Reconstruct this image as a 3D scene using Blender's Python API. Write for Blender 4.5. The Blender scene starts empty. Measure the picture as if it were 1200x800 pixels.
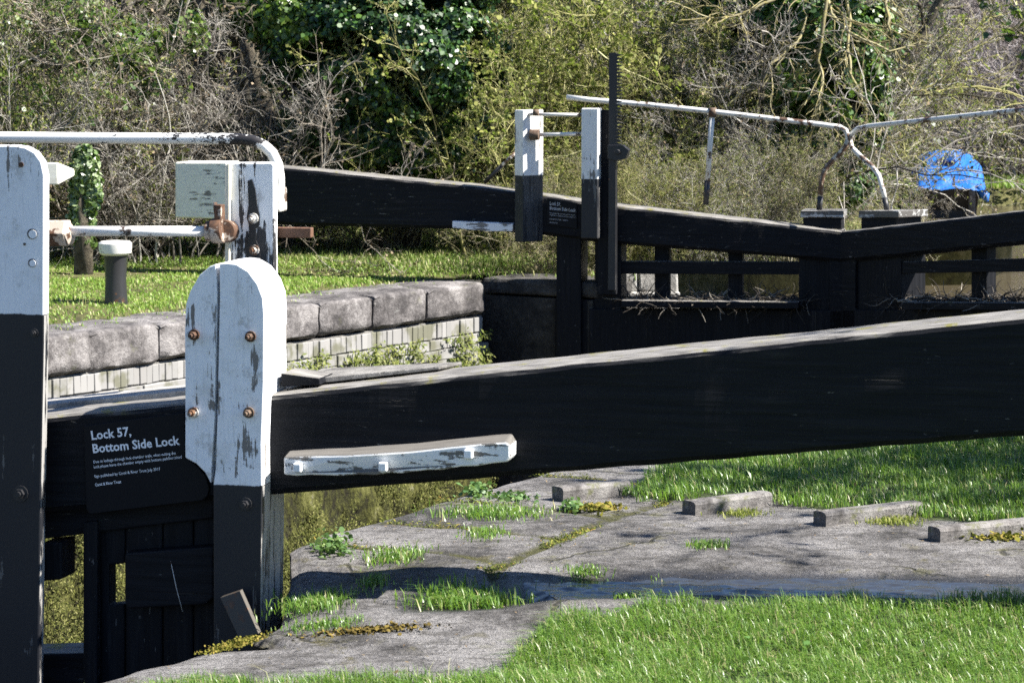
import bpy, bmesh, math, random
import numpy as np
from mathutils import Vector, Matrix, noise as mnoise
R = math.radians
rng = np.random.default_rng(57)
random.seed(57)
scene = bpy.context.scene
col = scene.collection

# ------------------------------------------------------------------ camera
HC = 1.6; FPX = 3000.0; PITCH = math.atan(320 / 3000)
cd = bpy.data.cameras.new('camera'); cam = bpy.data.objects.new('camera', cd); col.objects.link(cam)
cam.location = (0, 0, HC); cam.rotation_euler = (math.pi / 2 - PITCH, 0, 0)
cd.sensor_width = 36; cd.lens = 36 * FPX / 1200; cd.clip_end = 3000; cd.clip_start = .1
cd.dof.use_dof = True; cd.dof.focus_distance = 10.5; cd.dof.aperture_fstop = 11
scene.camera = cam
cp, sp = math.cos(PITCH), math.sin(PITCH)
def ray(px, py):
    a, b = (px - 600) / FPX, (py - 400) / FPX
    return np.array([a, cp - b * sp, -sp - b * cp])       # camera frame turned into world axes
def at(px, py, y):
    r = ray(px, py); return np.array([0, 0, HC]) + r * (y / r[1])
def on_ground(px, py, z=0.0):
    r = ray(px, py); return np.array([0, 0, HC]) + r * ((z - HC) / r[2])

# lock axes: U runs up the chamber, N runs from the far wall to the near wall
U = np.array([.545, .8384]); N = np.array([.8384, -.545])
def lk(a, n): return U * a + N * n
def to_lk(x, y): return x * U[0] + y * U[1], x * N[0] + y * N[1]

class Frame:
    """a gate's own axes: s along the beam, t towards the back, z up"""
    def __init__(f, x, y, ang):
        f.o = np.array([x, y]); f.ang = ang
        f.d = np.array([math.cos(ang), math.sin(ang)]); f.b = np.array([-math.sin(ang), math.cos(ang)])
    def px(f, px, py, t=0.0):
        r = ray(px, py); k = (t + f.o @ f.b) / (r[:2] @ f.b); p = r * k
        return (float((p[:2] - f.o) @ f.d), t, float(HC + p[2]))
    def sz(f, px, py, t=0.0):
        p = f.px(px, py, t); return (p[0], p[2])
    def local(f, p):
        q = np.array(p[:2]) - f.o; return (float(q @ f.d), float(q @ f.b), float(p[2]))

# ------------------------------------------------------------------ objects
def tag(o, label=None, cat=None, group=None, kind=None):
    if label: o['label'] = label
    if cat: o['category'] = cat
    if group: o['group'] = group
    if kind: o['kind'] = kind
    return o
def empty(name, loc=(0, 0, 0), rz=0, label=None, cat=None, group=None):
    o = bpy.data.objects.new(name, None); col.objects.link(o)
    o.location = loc; o.rotation_euler = (0, 0, rz); o.empty_display_size = .1
    return tag(o, label, cat, group)
def link(name, me, mat, parent=None):
    o = bpy.data.objects.new(name, me); col.objects.link(o)
    for m in (mat if isinstance(mat, (list, tuple)) else [mat]):
        if m and m.name not in [x.name for x in me.materials if x]: me.materials.append(m)
    if parent: o.parent = parent
    return o
def np_mesh(name, v, faces, smooth=False, attr=None):
    """v (n,3), faces: list of (m,k) int arrays"""
    me = bpy.data.meshes.new(name)
    v = np.asarray(v, dtype=np.float32).reshape(-1, 3)
    faces = [np.asarray(f, dtype=np.int32) for f in (faces if isinstance(faces, list) else [faces]) if len(f)]
    nl = sum(f.size for f in faces); nf = sum(len(f) for f in faces)
    me.vertices.add(len(v)); me.vertices.foreach_set('co', v.ravel())
    me.loops.add(nl); me.loops.foreach_set('vertex_index', np.concatenate([f.ravel() for f in faces]))
    me.polygons.add(nf)
    tot = np.concatenate([np.full(len(f), f.shape[1], np.int32) for f in faces])
    me.polygons.foreach_set('loop_start', np.concatenate([[0], np.cumsum(tot)[:-1]]).astype(np.int32))
    me.polygons.foreach_set('loop_total', tot)
    if smooth: me.polygons.foreach_set('use_smooth', np.ones(nf, bool))
    for k, a in (attr or {}).items():
        at_ = me.attributes.new(k, 'FLOAT', 'POINT'); at_.data.foreach_set('value', np.asarray(a, np.float32))
    me.update(calc_edges=True); me.validate()
    return me

class MB:
    """collects shapes, then links them as ONE mesh object"""
    def __init__(s): s.v = []; s.f = []; s.sm = []; s.r = []
    def add(s, vs, fs, smooth=False, rnd=None):
        k = len(s.v); s.v += [tuple(map(float, p)) for p in vs]
        s.f += [[i + k for i in f] for f in fs]; s.sm += [smooth] * len(fs)
        s.r += [random.random() if rnd is None else rnd] * len(vs)
        return s
    def box(s, x0, x1, y0, y1, z0, z1, jit=0.0, M=None):
        P = [(x, y, z) for z in (z0, z1) for y in (y0, y1) for x in (x0, x1)]
        if jit: P = [tuple(c + random.uniform(-jit, jit) for c in p) for p in P]
        if M is not None: P = [tuple(M @ Vector(p)) for p in P]
        return s.add(P, [(0, 2, 3, 1), (4, 5, 7, 6), (0, 1, 5, 4), (2, 6, 7, 3), (0, 4, 6, 2), (1, 3, 7, 5)])
    def prism(s, pts, t0, t1):
        """outline in (s,z), extruded from t0 (front) to t1 (back)"""
        n = len(pts)
        V = [(p[0], t0, p[1]) for p in pts] + [(p[0], t1, p[1]) for p in pts]
        F = [tuple(range(n)), tuple(range(2 * n - 1, n - 1, -1))]
        F += [(i, i + n, (i + 1) % n + n, (i + 1) % n) for i in range(n)]
        return s.add(V, F)
    def tube(s, pts, r, sides=10, cap=True, smooth=True):
        pts = [Vector(p) for p in pts]; n = len(pts)
        rr = r if isinstance(r, (list, tuple)) else [r] * n
        V = []; ref = None
        for i, p in enumerate(pts):
            t = (pts[min(i + 1, n - 1)] - pts[max(i - 1, 0)]).normalized()
            if ref is None: ref = Vector((0, 0, 1)) if abs(t.z) < .9 else Vector((1, 0, 0))
            a = t.cross(ref).normalized(); b = a.cross(t).normalized(); ref = b
            V += [tuple(p + (a * math.cos(2 * math.pi * k / sides) + b * math.sin(2 * math.pi * k / sides)) * rr[i]) for k in range(sides)]
        F = [(i * sides + k, i * sides + (k + 1) % sides, (i + 1) * sides + (k + 1) % sides, (i + 1) * sides + k) for i in range(n - 1) for k in range(sides)]
        k0 = len(s.v); s.add(V, F, smooth)
        if cap:
            s.f += [[k0 + i for i in range(sides)][::-1], [k0 + (n - 1) * sides + i for i in range(sides)]]; s.sm += [False, False]
        return s
    def build(s, name, mat, parent=None, bevel=0.0, seg=2, loc=None, rot=None):
        me = bpy.data.meshes.new(name); me.from_pydata(s.v, [], s.f)
        me.polygons.foreach_set('use_smooth', s.sm)
        bm = bmesh.new(); bm.from_mesh(me); bmesh.ops.recalc_face_normals(bm, faces=bm.faces)
        bm.to_mesh(me); bm.free()
        a = me.attributes.new('rnd', 'FLOAT', 'POINT'); a.data.foreach_set('value', s.r)
        o = link(name, me, mat, parent)
        if bevel:
            m = o.modifiers.new('bevel', 'BEVEL'); m.width = bevel; m.segments = seg; m.limit_method = 'ANGLE'; m.angle_limit = R(40)
            m.harden_normals = False
        if loc is not None: o.location = loc
        if rot is not None: o.rotation_euler = rot
        return o

def bolt(fr_p, r, parent, mat, depth=.02, head=True, ydir=-1, name='bolt'):
    """washer and hexagonal nut on a face that looks along -t"""
    s_, t_, z_ = fr_p; b = MB()
    b.tube([(s_, t_, z_), (s_, t_ + ydir * depth * .25, z_)], r, 12, smooth=False)
    b.tube([(s_, t_ + ydir * depth * .2, z_), (s_, t_ + ydir * depth, z_)], r * .62, 6, smooth=False)
    b.tube([(s_, t_ + ydir * depth * .9, z_), (s_, t_ + ydir * depth * 1.5, z_)], r * .34, 8, smooth=False)
    return b.build(name, mat, parent)

def rough_beam(name, stations, t0, t1, mat, parent, amp=.006, ch=.02, nsub=60, seed=0):
    """a long squared timber: stations (s, ztop, zbot); worn edges, slightly uneven faces"""
    S = np.linspace(stations[0][0], stations[-1][0], nsub)
    T = np.interp(S, [a[0] for a in stations], [a[1] for a in stations]); B = np.interp(S, [a[0] for a in stations], [a[2] for a in stations])
    v = []; k = None
    for s_, zt, zb in zip(S, T, B):
        m = [(t0, zb + ch)]
        m += [(t0, zb + (zt - zb) * q) for q in (.25, .5, .75)]
        m += [(t0, zt - ch), (t0 + ch * .35, zt - ch * .35), (t0 + ch, zt)]
        m += [(t0 + (t1 - t0) * q, zt) for q in (.35, .65)]
        m += [(t1 - ch, zt), (t1, zt - ch), (t1, (zt + zb) / 2), (t1, zb + ch), (t1 - ch, zb), ((t0 + t1) / 2, zb), (t0 + ch, zb)]
        k = len(m)
        for (tt, zz) in m:
            d = mnoise.noise_vector(Vector((s_ * 1.7 + seed, tt * 7, zz * 7))) * amp * .35 + mnoise.noise_vector(Vector((s_ * 9 + seed, tt * 22, zz * 22))) * amp * .45
            v.append((s_, tt + d.y, zz + d.z))
    n = len(S)
    F = [[i * k + j, i * k + (j + 1) % k, (i + 1) * k + (j + 1) % k, (i + 1) * k + j] for i in range(n - 1) for j in range(k)]
    F += [list(range(k))[::-1], [(n - 1) * k + j for j in range(k)]]
    b = MB(); b.add(v, F); return b.build(name, mat, parent)

# ------------------------------------------------------------------ materials
class G:
    def __init__(g, name):
        g.m = bpy.data.materials.new(name); g.m.use_nodes = True; g.t = g.m.node_tree; g.t.nodes.clear()
        g.out = g.n('ShaderNodeOutputMaterial'); g.p = g.n('ShaderNodeBsdfPrincipled'); g.l(g.p.outputs[0], g.out.inputs[0])
    def n(g, t, **k):
        x = g.t.nodes.new(t)
        for a, b in k.items(): setattr(x, a, b)
        return x
    def l(g, a, b): g.t.links.new(a, b)
    def set(g, sock, v):
        if hasattr(v, 'is_output') or isinstance(v, bpy.types.NodeSocket): g.l(v, sock)
        else: sock.default_value = v
    def coord(g, scale=(1, 1, 1), world=False, rot=(0, 0, 0)):
        c = g.n('ShaderNodeNewGeometry').outputs['Position'] if world else g.n('ShaderNodeTexCoord').outputs['Object']
        m = g.n('ShaderNodeMapping'); g.l(c, m.inputs[0]); m.inputs['Scale'].default_value = scale; m.inputs['Rotation'].default_value = rot
        return m.outputs[0]
    def noise(g, vec, scale=1, detail=5, rough=.55, dist=0, typ='FBM'):
        x = g.n('ShaderNodeTexNoise'); g.l(vec, x.inputs['Vector']); x.inputs['Scale'].default_value = scale
        x.inputs['Detail'].default_value = detail; x.inputs['Roughness'].default_value = rough; x.inputs['Distortion'].default_value = dist
        return x.outputs[0]
    def voro(g, vec, scale=1, feature='F1', rnd=1):
        x = g.n('ShaderNodeTexVoronoi'); x.feature = feature; g.l(vec, x.inputs['Vector']); x.inputs['Scale'].default_value = scale; x.inputs['Randomness'].default_value = rnd
        return x.outputs['Distance']
    def ramp(g, fac, stops, interp='LINEAR'):
        x = g.n('ShaderNodeValToRGB'); g.l(fac, x.inputs[0]); e = x.color_ramp.elements; x.color_ramp.interpolation = interp
        while len(e) < len(stops): e.new(.5)
        for q, (p, c) in zip(e, stops):
            q.position = p; q.color = (*(c if isinstance(c, (tuple, list)) else (c, c, c)), 1)
        return x.outputs[0]
    def step(g, fac, lo, hi):
        x = g.n('ShaderNodeMapRange'); g.l(fac, x.inputs[0]); x.inputs[1].default_value = lo; x.inputs[2].default_value = hi
        x.interpolation_type = 'SMOOTHSTEP'; return x.outputs[0]
    def mix(g, f, a, b, mode='MIX'):
        x = g.n('ShaderNodeMix', data_type='RGBA', blend_type=mode)
        g.set(x.inputs[0], f)
        for s, v in ((x.inputs[6], a), (x.inputs[7], b)):
            g.set(s, (*v, 1) if isinstance(v, tuple) and len(v) == 3 else v)
        return x.outputs[2]
    def math(g, op, a, b=0.0, c=0.0):
        x = g.n('ShaderNodeMath', operation=op); g.set(x.inputs[0], a); g.set(x.inputs[1], b); g.set(x.inputs[2], c); return x.outputs[0]
    def attr(g, name): return g.n('ShaderNodeAttribute', attribute_name=name).outputs['Fac']
    def axis(g, vec, i): x = g.n('ShaderNodeSeparateXYZ'); g.l(vec, x.inputs[0]); return x.outputs[i]
    def normal_z(g): return g.axis(g.n('ShaderNodeNewGeometry').outputs['Normal'], 2)
    def bump(g, h, strength=.4, dist=.01):
        x = g.n('ShaderNodeBump'); g.l(h, x.inputs['Height']); x.inputs['Strength'].default_value = strength; x.inputs['Distance'].default_value = dist
        g.l(x.outputs[0], g.p.inputs['Normal']); return x
    def fin(g, colr, rough=.7, spec=.5, metal=0.0, **kw):
        g.set(g.p.inputs['Base Color'], (*colr, 1) if isinstance(colr, tuple) else colr)
        g.set(g.p.inputs['Roughness'], rough); g.p.inputs['Specular IOR Level'].default_value = spec; g.p.inputs['Metallic'].default_value = metal
        for k, v in kw.items(): g.p.inputs[k].default_value = v
        return g.m

def grain(axis, along=2.5, across=45): s_ = [across] * 3; s_['xyz'.index(axis)] = along; return tuple(s_)

def m_black(name, axis='x', worn=.5, top=True):
    g = G(name); v = g.coord(grain(axis)); fine = g.noise(v, 1, 7, .62)
    big = g.noise(g.coord((1, 1, 1)), 2.2, 4)
    c = g.mix(g.step(fine, .3, .75), (.004, .0046, .0065), (.012, .0125, .0155))
    fl = g.math('MULTIPLY', g.step(g.noise(g.coord(grain(axis, 14, 55)), 1, 5, .7), .655 - .03 * worn, .69 - .03 * worn), g.step(big, .38, .55))
    c = g.mix(fl, c, (.11, .105, .1))
    crk = g.step(g.noise(g.coord(grain(axis, .9, 34)), 1, 8, .72, .3), .63, .66); c = g.mix(g.math('MULTIPLY', crk, .85), c, (.05, .046, .042))
    gr = g.math('MULTIPLY', g.step(fine, .52, .72), g.step(big, .5, .7))
    c = g.mix(g.math('MULTIPLY', gr, .5), c, (.045, .041, .038))
    if top:
        wood = g.ramp(g.noise(g.coord(grain(axis, 3, 60)), 1, 6, .65), [(.3, (.05, .046, .042)), (.5, (.17, .162, .15)), (.72, (.33, .315, .295))])
        moss = g.math('MULTIPLY', g.step(g.noise(g.coord(), 9, 6, .7), .55, .66), .8)
        wood = g.mix(moss, wood, (.16, .15, .025))
        w = g.math('ADD', g.normal_z(), g.math('MULTIPLY', g.math('SUBTRACT', fine, .5), .7))
        c = g.mix(g.step(w, .45, .75), c, wood)
    g.bump(g.math('SUBTRACT', g.math('ADD', fine, g.math('MULTIPLY', fl, -.8)), crk), .7, .007)
    return g.fin(c, g.math('MULTIPLY_ADD', fine, .3, .45), .14)

def m_white(name, axis='z', wear=.3, split=None, tint=(.8, .81, .83), under=(.1, .095, .09), bareside=1.0):
    """flaking white paint on timber; below split (object z) the paint is black"""
    g = G(name); v = g.coord(grain(axis, 3, 38)); fine = g.noise(v, 1, 8, .65)
    blot = g.noise(g.coord(), 5, 6, .65, .6)
    k = g.math('ADD', g.math('MULTIPLY', fine, .6), g.math('MULTIPLY', blot, .5))
    peel = g.step(k, .67 - .13 * wear, .69 - .13 * wear)
    hair = g.step(g.noise(g.coord(grain(axis, 1.2, 26)), 1, 9, .8, .4), .665, .685)
    peel = g.math('MAXIMUM', peel, g.math('MULTIPLY', hair, .75))
    dirt = g.noise(g.coord((3, 3, 3)), 3, 8, .7)
    paint = g.mix(g.step(dirt, .48, .75), tint, (tint[0] * .76, tint[1] * .75, tint[2] * .71))
    paint = g.mix(g.math('MULTIPLY', g.step(g.noise(g.coord(grain(axis, 6, 90)), 1, 6, .75), .52, .7), .38), paint, (tint[0] * .5, tint[1] * .49, tint[2] * .46))
    grime = g.math('MULTIPLY', g.step(g.noise(g.coord(), 7, 9, .78), .57, .66), .5)
    paint = g.mix(grime, paint, (.3, .28, .24))
    spk = g.step(g.noise(g.coord((1, 1, 1)), 110, 3, .6), .66, .72)
    paint = g.mix(g.math('MULTIPLY', spk, .55), paint, (.24, .21, .17))
    wood = g.mix(fine, under, (under[0] * 2.3, under[1] * 2.2, under[2] * 2.1))
    if split is not None:
        z = g.axis(g.n('ShaderNodeTexCoord').outputs['Object'], 2)
        zz = g.math('ADD', z, g.math('MULTIPLY', g.math('SUBTRACT', fine, .5), .012))
        lo = g.step(zz, split + .002, split - .002)
        paint = g.mix(lo, paint, (.011, .012, .0155))
        wood = g.mix(lo, wood, (.1, .097, .092))
        # the black coat flakes too, mostly where the end grain faces sideways
    if split is not None:      # the black coat has mostly come off the sunny right-hand face
        nx = g.axis(g.n('ShaderNodeTexCoord').outputs['Normal'], 0)
        bare = g.math('MULTIPLY', g.math('MULTIPLY', g.step(nx, .5, .8), g.math('MULTIPLY', lo, bareside)), g.step(g.math('ADD', fine, g.math('MULTIPLY', blot, .35)), .58, .64))
        peel = g.math('MAXIMUM', peel, bare); wood = g.mix(bare, wood, g.mix(fine, (.16, .155, .15), (.4, .39, .37)))
    c = g.mix(peel, paint, wood)
    h = g.math('SUBTRACT', g.math('MULTIPLY', fine, .35), peel)
    g.bump(h, .7, .004)
    return g.fin(c, .5, .4)

def m_metal(name, base, rust=.4, dark=(.05, .03, .02), rough=.5, rustmix=.5):
    g = G(name); a = g.noise(g.coord(), 24, 7, .7); b = g.noise(g.coord(), 5, 4, .6)
    k = g.math('ADD', g.math('MULTIPLY', a, .6), g.math('MULTIPLY', b, .5))
    pk = g.step(k, .72 - .3 * rust, .76 - .3 * rust)
    rc = g.ramp(g.noise(g.coord(), 60, 5), [(.3, (.035, .016, .009)), (.55, (.12, .05, .02)), (.75, (.22, .11, .05))])
    c = g.mix(pk, base, g.mix(rustmix, dark, rc))
    g.bump(k, .5, .003); return g.fin(c, rough, .5)

def m_stone(name, c0, c1, c2, lichen=.3, scale=1, bump=.6, moss=(.1, .11, .02), mossk=.0, world=False):
    g = G(name); v = g.coord((scale,) * 3, world=world)
    a = g.noise(v, 3, 8, .65, .3); b = g.noise(v, 26, 8, .7); d = g.noise(v, 90, 4, .7)
    c = g.ramp(g.math('ADD', g.math('MULTIPLY', a, .7), g.math('MULTIPLY', b, .35)), [(.42, c0), (.525, c1), (.62, c2)])
    c = g.mix(g.math('MULTIPLY', g.step(g.noise(g.coord((scale * 2.2, scale * 2.2, scale * .7), world=world), 4, 8, .75), .54, .64), .7), c, tuple(x * .6 for x in c0))
    c = g.mix(g.math('MULTIPLY', g.step(d, .55, .65), .6), c, tuple(x * .45 for x in c0))
    li = g.math('MULTIPLY', g.step(g.noise(v, 11, 8, .75), .6, .66), lichen)
    c = g.mix(li, c, (.5, .5, .47))
    if mossk:
        c = g.mix(g.math('MULTIPLY', g.step(g.noise(v, 4.5, 8, .72), .56, .64), mossk), c, moss)
    g.bump(g.math('ADD', g.math('ADD', a, g.math('MULTIPLY', b, .6)), g.math('MULTIPLY', d, .3)), bump, .02)
    return g.fin(c, .85, .3)

def m_rnd(name, stops, rough=.6, spec=.4, trans=0.0, noise_mix=None, **kw):
    """colour picked per blade / leaf / twig / brick from the attribute rnd"""
    g = G(name); f = g.attr('rnd')
    c = g.ramp(f, stops)
    if noise_mix:
        sc, amt, cc = noise_mix; c = g.mix(g.math('MULTIPLY', g.step(g.noise(g.coord(), sc, 4), .48, .62), amt), c, cc)
    m = g.fin(c, rough, spec, **kw)
    if trans:
        tr = g.n('ShaderNodeBsdfTranslucent'); g.l(g.mix(.3, c, (.34, .6, .05)), tr.inputs[0]); mx = g.n('ShaderNodeMixShader')
        mx.inputs[0].default_value = trans; g.l(g.p.outputs[0], mx.inputs[1]); g.l(tr.outputs[0], mx.inputs[2]); g.l(mx.outputs[0], g.out.inputs[0])
    return m
# ------------------------------------------------------------------ palette
BLACK_X = m_black('black_painted_timber')
BLACK_Z = m_black('black_painted_upright', 'z', .6, top=False)
BLACK_OLD = m_black('old_tarred_timber', 'x', 1.6)
IRON = m_metal('black_iron', (.012, .012, .014), .12, rough=.4)
RUST = m_metal('rusty_iron', (.11, .075, .05), .6, (.04, .025, .018), rough=.8)
WHITE_PIPE = m_metal('white_pipe_paint', (.74, .73, .7), .42, (.026, .022, .02), rustmix=.25)
WHITE_PIPE_RUSTY = m_metal('worn_pipe_paint', (.62, .61, .57), .5, (.07, .055, .04), rustmix=.5)
PIPE_BLACK = m_metal('black_pipe_paint', (.018, .018, .02), .3)
NUT = m_metal('weathered_nut', (.52, .5, .46), .5, (.12, .07, .04))
NUT_BLACK = m_metal('blackened_nut', (.014, .014, .016), .2)
COPING = m_stone('coping_stone', (.05, .046, .046), (.125, .116, .114), (.235, .222, .217), .25, 1.2, .9, mossk=.2)
PAVING = None
DARKWALL = m_stone('shaded_engineering_brick', (.02, .019, .018), (.045, .042, .038), (.08, .075, .065), .05, 1, .8)  # shade of the pier and gate recess put into the brick colour
CONCRETE = m_stone('pale_concrete', (.3, .29, .27), (.42, .41, .39), (.52, .51, .49), .2, 2, .4)
KERB = m_stone('kerb_brick', (.075, .07, .066), (.15, .14, .135), (.23, .22, .21), .15, 3, .6, mossk=.5)

# ------------------------------------------------------------------ near lock gate (the one the camera stands beside)
o_ = at(330, 458, 7.78)
NG = Frame(o_[0], o_[1], R(-12))
GR = empty('lock_gate', (NG.o[0], NG.o[1], 0), NG.ang,
           'near lock gate with long black balance beam, round-topped white post and sign reading Lock 57', 'lock gate')
P = NG.sz
def line(p0, p1):
    (s0, z0), (s1, z1) = p0, p1
    return lambda s_: z0 + (z1 - z0) * (s_ - s0) / (s1 - s0)
topf = line(P(330, 459), P(1200, 371)); botf = line(P(335, 579), P(1200, 511))
sL = P(-60, 480)[0]
BEAM_D = .27
rough_beam('balance_beam', [(sL, topf(sL) - .004, botf(sL)), (3.55, topf(3.55), botf(3.55))], 0, BEAM_D, BLACK_X, GR, amp=.0065, ch=.018, nsub=150, seed=3)
# white painted tail of the beam (outside the picture on the right)
b = MB(); b.prism([(3.55, botf(3.55) - .003), (4.15, botf(4.15) - .003), (4.15, topf(4.15) + .003), (3.55, topf(3.55) + .003)], -.003, BEAM_D + .003)
b.build('beam_tail', m_white('white_beam_tail', 'x', .3), GR, .012)
# long plank seated on the back of the beam, left of centre, and the small cleat
b = MB(); s0, s1 = P(340, 470)[0] - .02, P(500, 440)[0]
sl = (topf(1) - topf(0))
b.add([(s0, .1, topf(s0) + .004), (s1, .16, topf(s1) + .004), (s1 + .04, .30, topf(s1) + .004), (s0, .42, topf(s0) + .004),
       (s0, .1, topf(s0) + .024), (s1, .16, topf(s1) + .014), (s1 + .04, .30, topf(s1) + .014), (s0, .42, topf(s0) + .024)],
      [(0, 1, 2, 3), (4, 5, 6, 7), (0, 1, 5, 4), (1, 2, 6, 5), (2, 3, 7, 6), (3, 0, 4, 7)])
b.build('top_plank', m_stone('grey_plank', (.09, .085, .08), (.17, .163, .152), (.26, .25, .235), .1, 3, .4), GR, .003)
b = MB(); q0 = P(329, 452, .05); q = [P(329, 437, .05), P(374, 443, .05), P(375, 451, .05), P(330, 453, .05)]
b.prism(q, .05, .2); b.build('cleat', BLACK_X, GR, .003)
s0, s1 = sL, P(216, 465)[0]
b = MB(); b.add([(s0, .27, topf(s0) - .03), (s1, .27, topf(s1) - .03), (s1, .48, topf(s1) - .03), (s0, .48, topf(s0) - .03),
                 (s0, .27, topf(s0) + .012), (s1, .27, topf(s1) + .012), (s1, .48, topf(s1) + .012), (s0, .48, topf(s0) + .012)],
      [(0, 1, 2, 3), (4, 5, 6, 7), (0, 1, 5, 4), (1, 2, 6, 5), (2, 3, 7, 6), (3, 0, 4, 7)])
b.build('walkway_board', m_stone('walkway_plank', (.24, .23, .22), (.34, .33, .31), (.42, .41, .39), .1, 3, .4), GR, .004)

# round-topped post: two thick planks on the front of the gate
TF, TB = -.085, .15
zs = P(270, 568, TF)[1]
POSTM = m_white('white_post_over_black', 'z', .34, zs)
def poly(pts, t): return [P(x, y, t) for x, y in pts]
left = [(217, 536), (217, 450), (216.5, 390), (218, 356), (223, 341), (234, 322), (246, 312), (253, 309.5), (254, 345), (252.5, 420), (251, 490), (247.5, 548), (247, 566), (240, 553), (230, 543)]
right = [(250.5, 800), (250, 568), (252.5, 550), (254.5, 490), (256, 420), (257.5, 345), (257, 309), (266, 308.2), (277, 309.5), (291, 318), (302, 333), (308, 349), (309.5, 368), (309, 450), (306.5, 520), (307, 572), (306, 660), (305, 742), (304, 800)]
b = MB()
for outline in (left, right):
    b.prism(poly(outline, TF), TF, TB)
# thin dark core that fills the open shake between the planks
b.prism(poly([(251, 540), (253, 440), (255.5, 345), (256, 318), (258, 318), (258, 345), (255, 440), (253, 540)], TF + .03), TF + .03, TB - .02)
post = b.build('post', POSTM, GR, .006)
for (x, y, m) in ((228, 392, RUST), (294, 394, RUST), (227, 483, NUT), (292, 483, RUST)):
    bolt(NG.px(x, y, TF), .017, post, m, .03)
bolt(NG.px(288, 590, TF), .02, post, NUT_BLACK, .02)
# tall paddle post at the left edge
tL = -.11; zl = P(26, 368, tL)[1]
b = MB(); oc = [(-48, 900), (-48, 170), (18, 170), (30, 172), (41, 178), (49, 189), (52.5, 205), (52, 400), (48, 600), (45.5, 800), (45, 900)]
b.prism(poly(oc, tL), tL, tL + .04)
lp = b.build('paddle_post', m_white('white_paddle_post_over_black', 'z', .2, zl), GR, .006)
for (x, y, r) in ((38, 274, .016), (38, 308, .013), (25, 193, .008), (29, 286, .004)):
    q = NG.px(x, y, tL); bb = MB(); bb.tube([q, (q[0], q[1] - .003, q[2])], r, 14, smooth=False)
    pg = bb.build('plug', IRON if r > .01 else RUST, lp)
    if r > .01: b2_ = MB(); b2_.tube([(q[0] + .002, q[1] - .002, q[2] - .001), (q[0] + .002, q[1] - .005, q[2] - .001)], r * .82, 14, smooth=False); b2_.build('plug_face', m_white('plug_paint', 'z', .25), pg)
bolt(NG.px(24, 578, tL), .026, lp, NUT_BLACK, .016)
bolt(NG.px(40, 390, tL), .014, lp, NUT_BLACK, .012)
# post behind the beam, iron strap, cream strip added as its left face
tB = .285
zlow = topf(P(290, 470)[0]) - .25
def up(x, y, t): return P(x, y, t)
b = MB(); pts = [up(268, 192, tB), up(272, 190.5, tB), up(318, 190, tB), up(321.5, 193, tB), (up(321.5, 330, tB)[0], zlow), (up(268, 330, tB)[0], zlow)]
b.prism(pts[::-1], tB, tB + .035)
RP = b.build('paddle_post', m_white('flaking_rear_post', 'z', .7, None, (.78, .79, .8), (.02, .02, .022)), GR, .006)
RP['label'] = 'flaking square white post with a black iron strap'
st = [(290, 212), (295, 210), (299, 222), (301, 240), (304, 252), (304, 262), (300, 268), (300, 282), (304, 290), (305, 300), (303, 312), (301, 330), (293, 330), (291, 310), (290, 296), (289, 285), (292, 272), (291, 262), (289, 255), (291, 240)]
b = MB(); b.prism([up(x, y, tB - .006) for x, y in st][::-1], tB - .006, tB - .0005); stp = b.build('strap', IRON, RP, .001)
for (x, y) in ((297, 256), (298, 293)): bolt(NG.px(x, y, tB - .006), .017, RP, NUT, .024)
b = MB(); b.prism([up(263.5, 194, tB - .02), up(268.8, 191, tB - .02), (up(268.8, 330, tB)[0], zlow), (up(263, 330, tB)[0], zlow)][::-1], tB - .02, tB + .1)
b.build('batten', m_white('cream_batten', 'z', .25, None, (.66, .62, .5)), GR, .003)
# paddle rod, its coupling and collar
tR = .2
b = MB(); b.tube([NG.px(40, 271, tR), NG.px(250, 271, tR)], .0165, 14); rod = b.build('paddle_rod', WHITE_PIPE, GR)
b = MB(); b.tube([NG.px(50, 273, tR), NG.px(80, 273, tR)], .046, 6, smooth=False); b.tube([NG.px(80, 273, tR), NG.px(85, 272, tR)], [.044, .026], 6, smooth=False)
b.build('coupling', m_metal('rusty_white_coupling', (.5, .42, .34), .58, (.07, .04, .025), .7), rod, .003)
b = MB(); b.tube([NG.px(242, 271, tR), NG.px(249, 271, tR)], .032, 12); b.tube([NG.px(249, 271, tR), NG.px(262, 270, tR)], .04, 12); b.tube([NG.px(262, 271, tR), NG.px(269, 271, tR + .1)], .036, 12)
q = NG.px(256, 262, tR); b.box(q[0] - .008, q[0] + .016, q[1] - .02, q[1] + .02, q[2], q[2] + .06)
b.tube([NG.px(253, 250, tR), NG.px(252, 237, tR)], .007, 8)
b.build('collar', m_metal('flaky_rust_collar', (.4, .34, .28), .72, (.06, .035, .022), .8), rod, .003)
b = MB(); q0, q1 = NG.px(322, 272, tB + .06), NG.px(366, 272, tB + .06)
b.box(q0[0], q1[0], q0[1] - .016, q0[1] + .016, q0[2] - .016, q0[2] + .016)
b.build('spindle', m_metal('brown_spindle', (.12, .06, .035), .5, (.1, .05, .03), .7), GR, .003)
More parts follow.
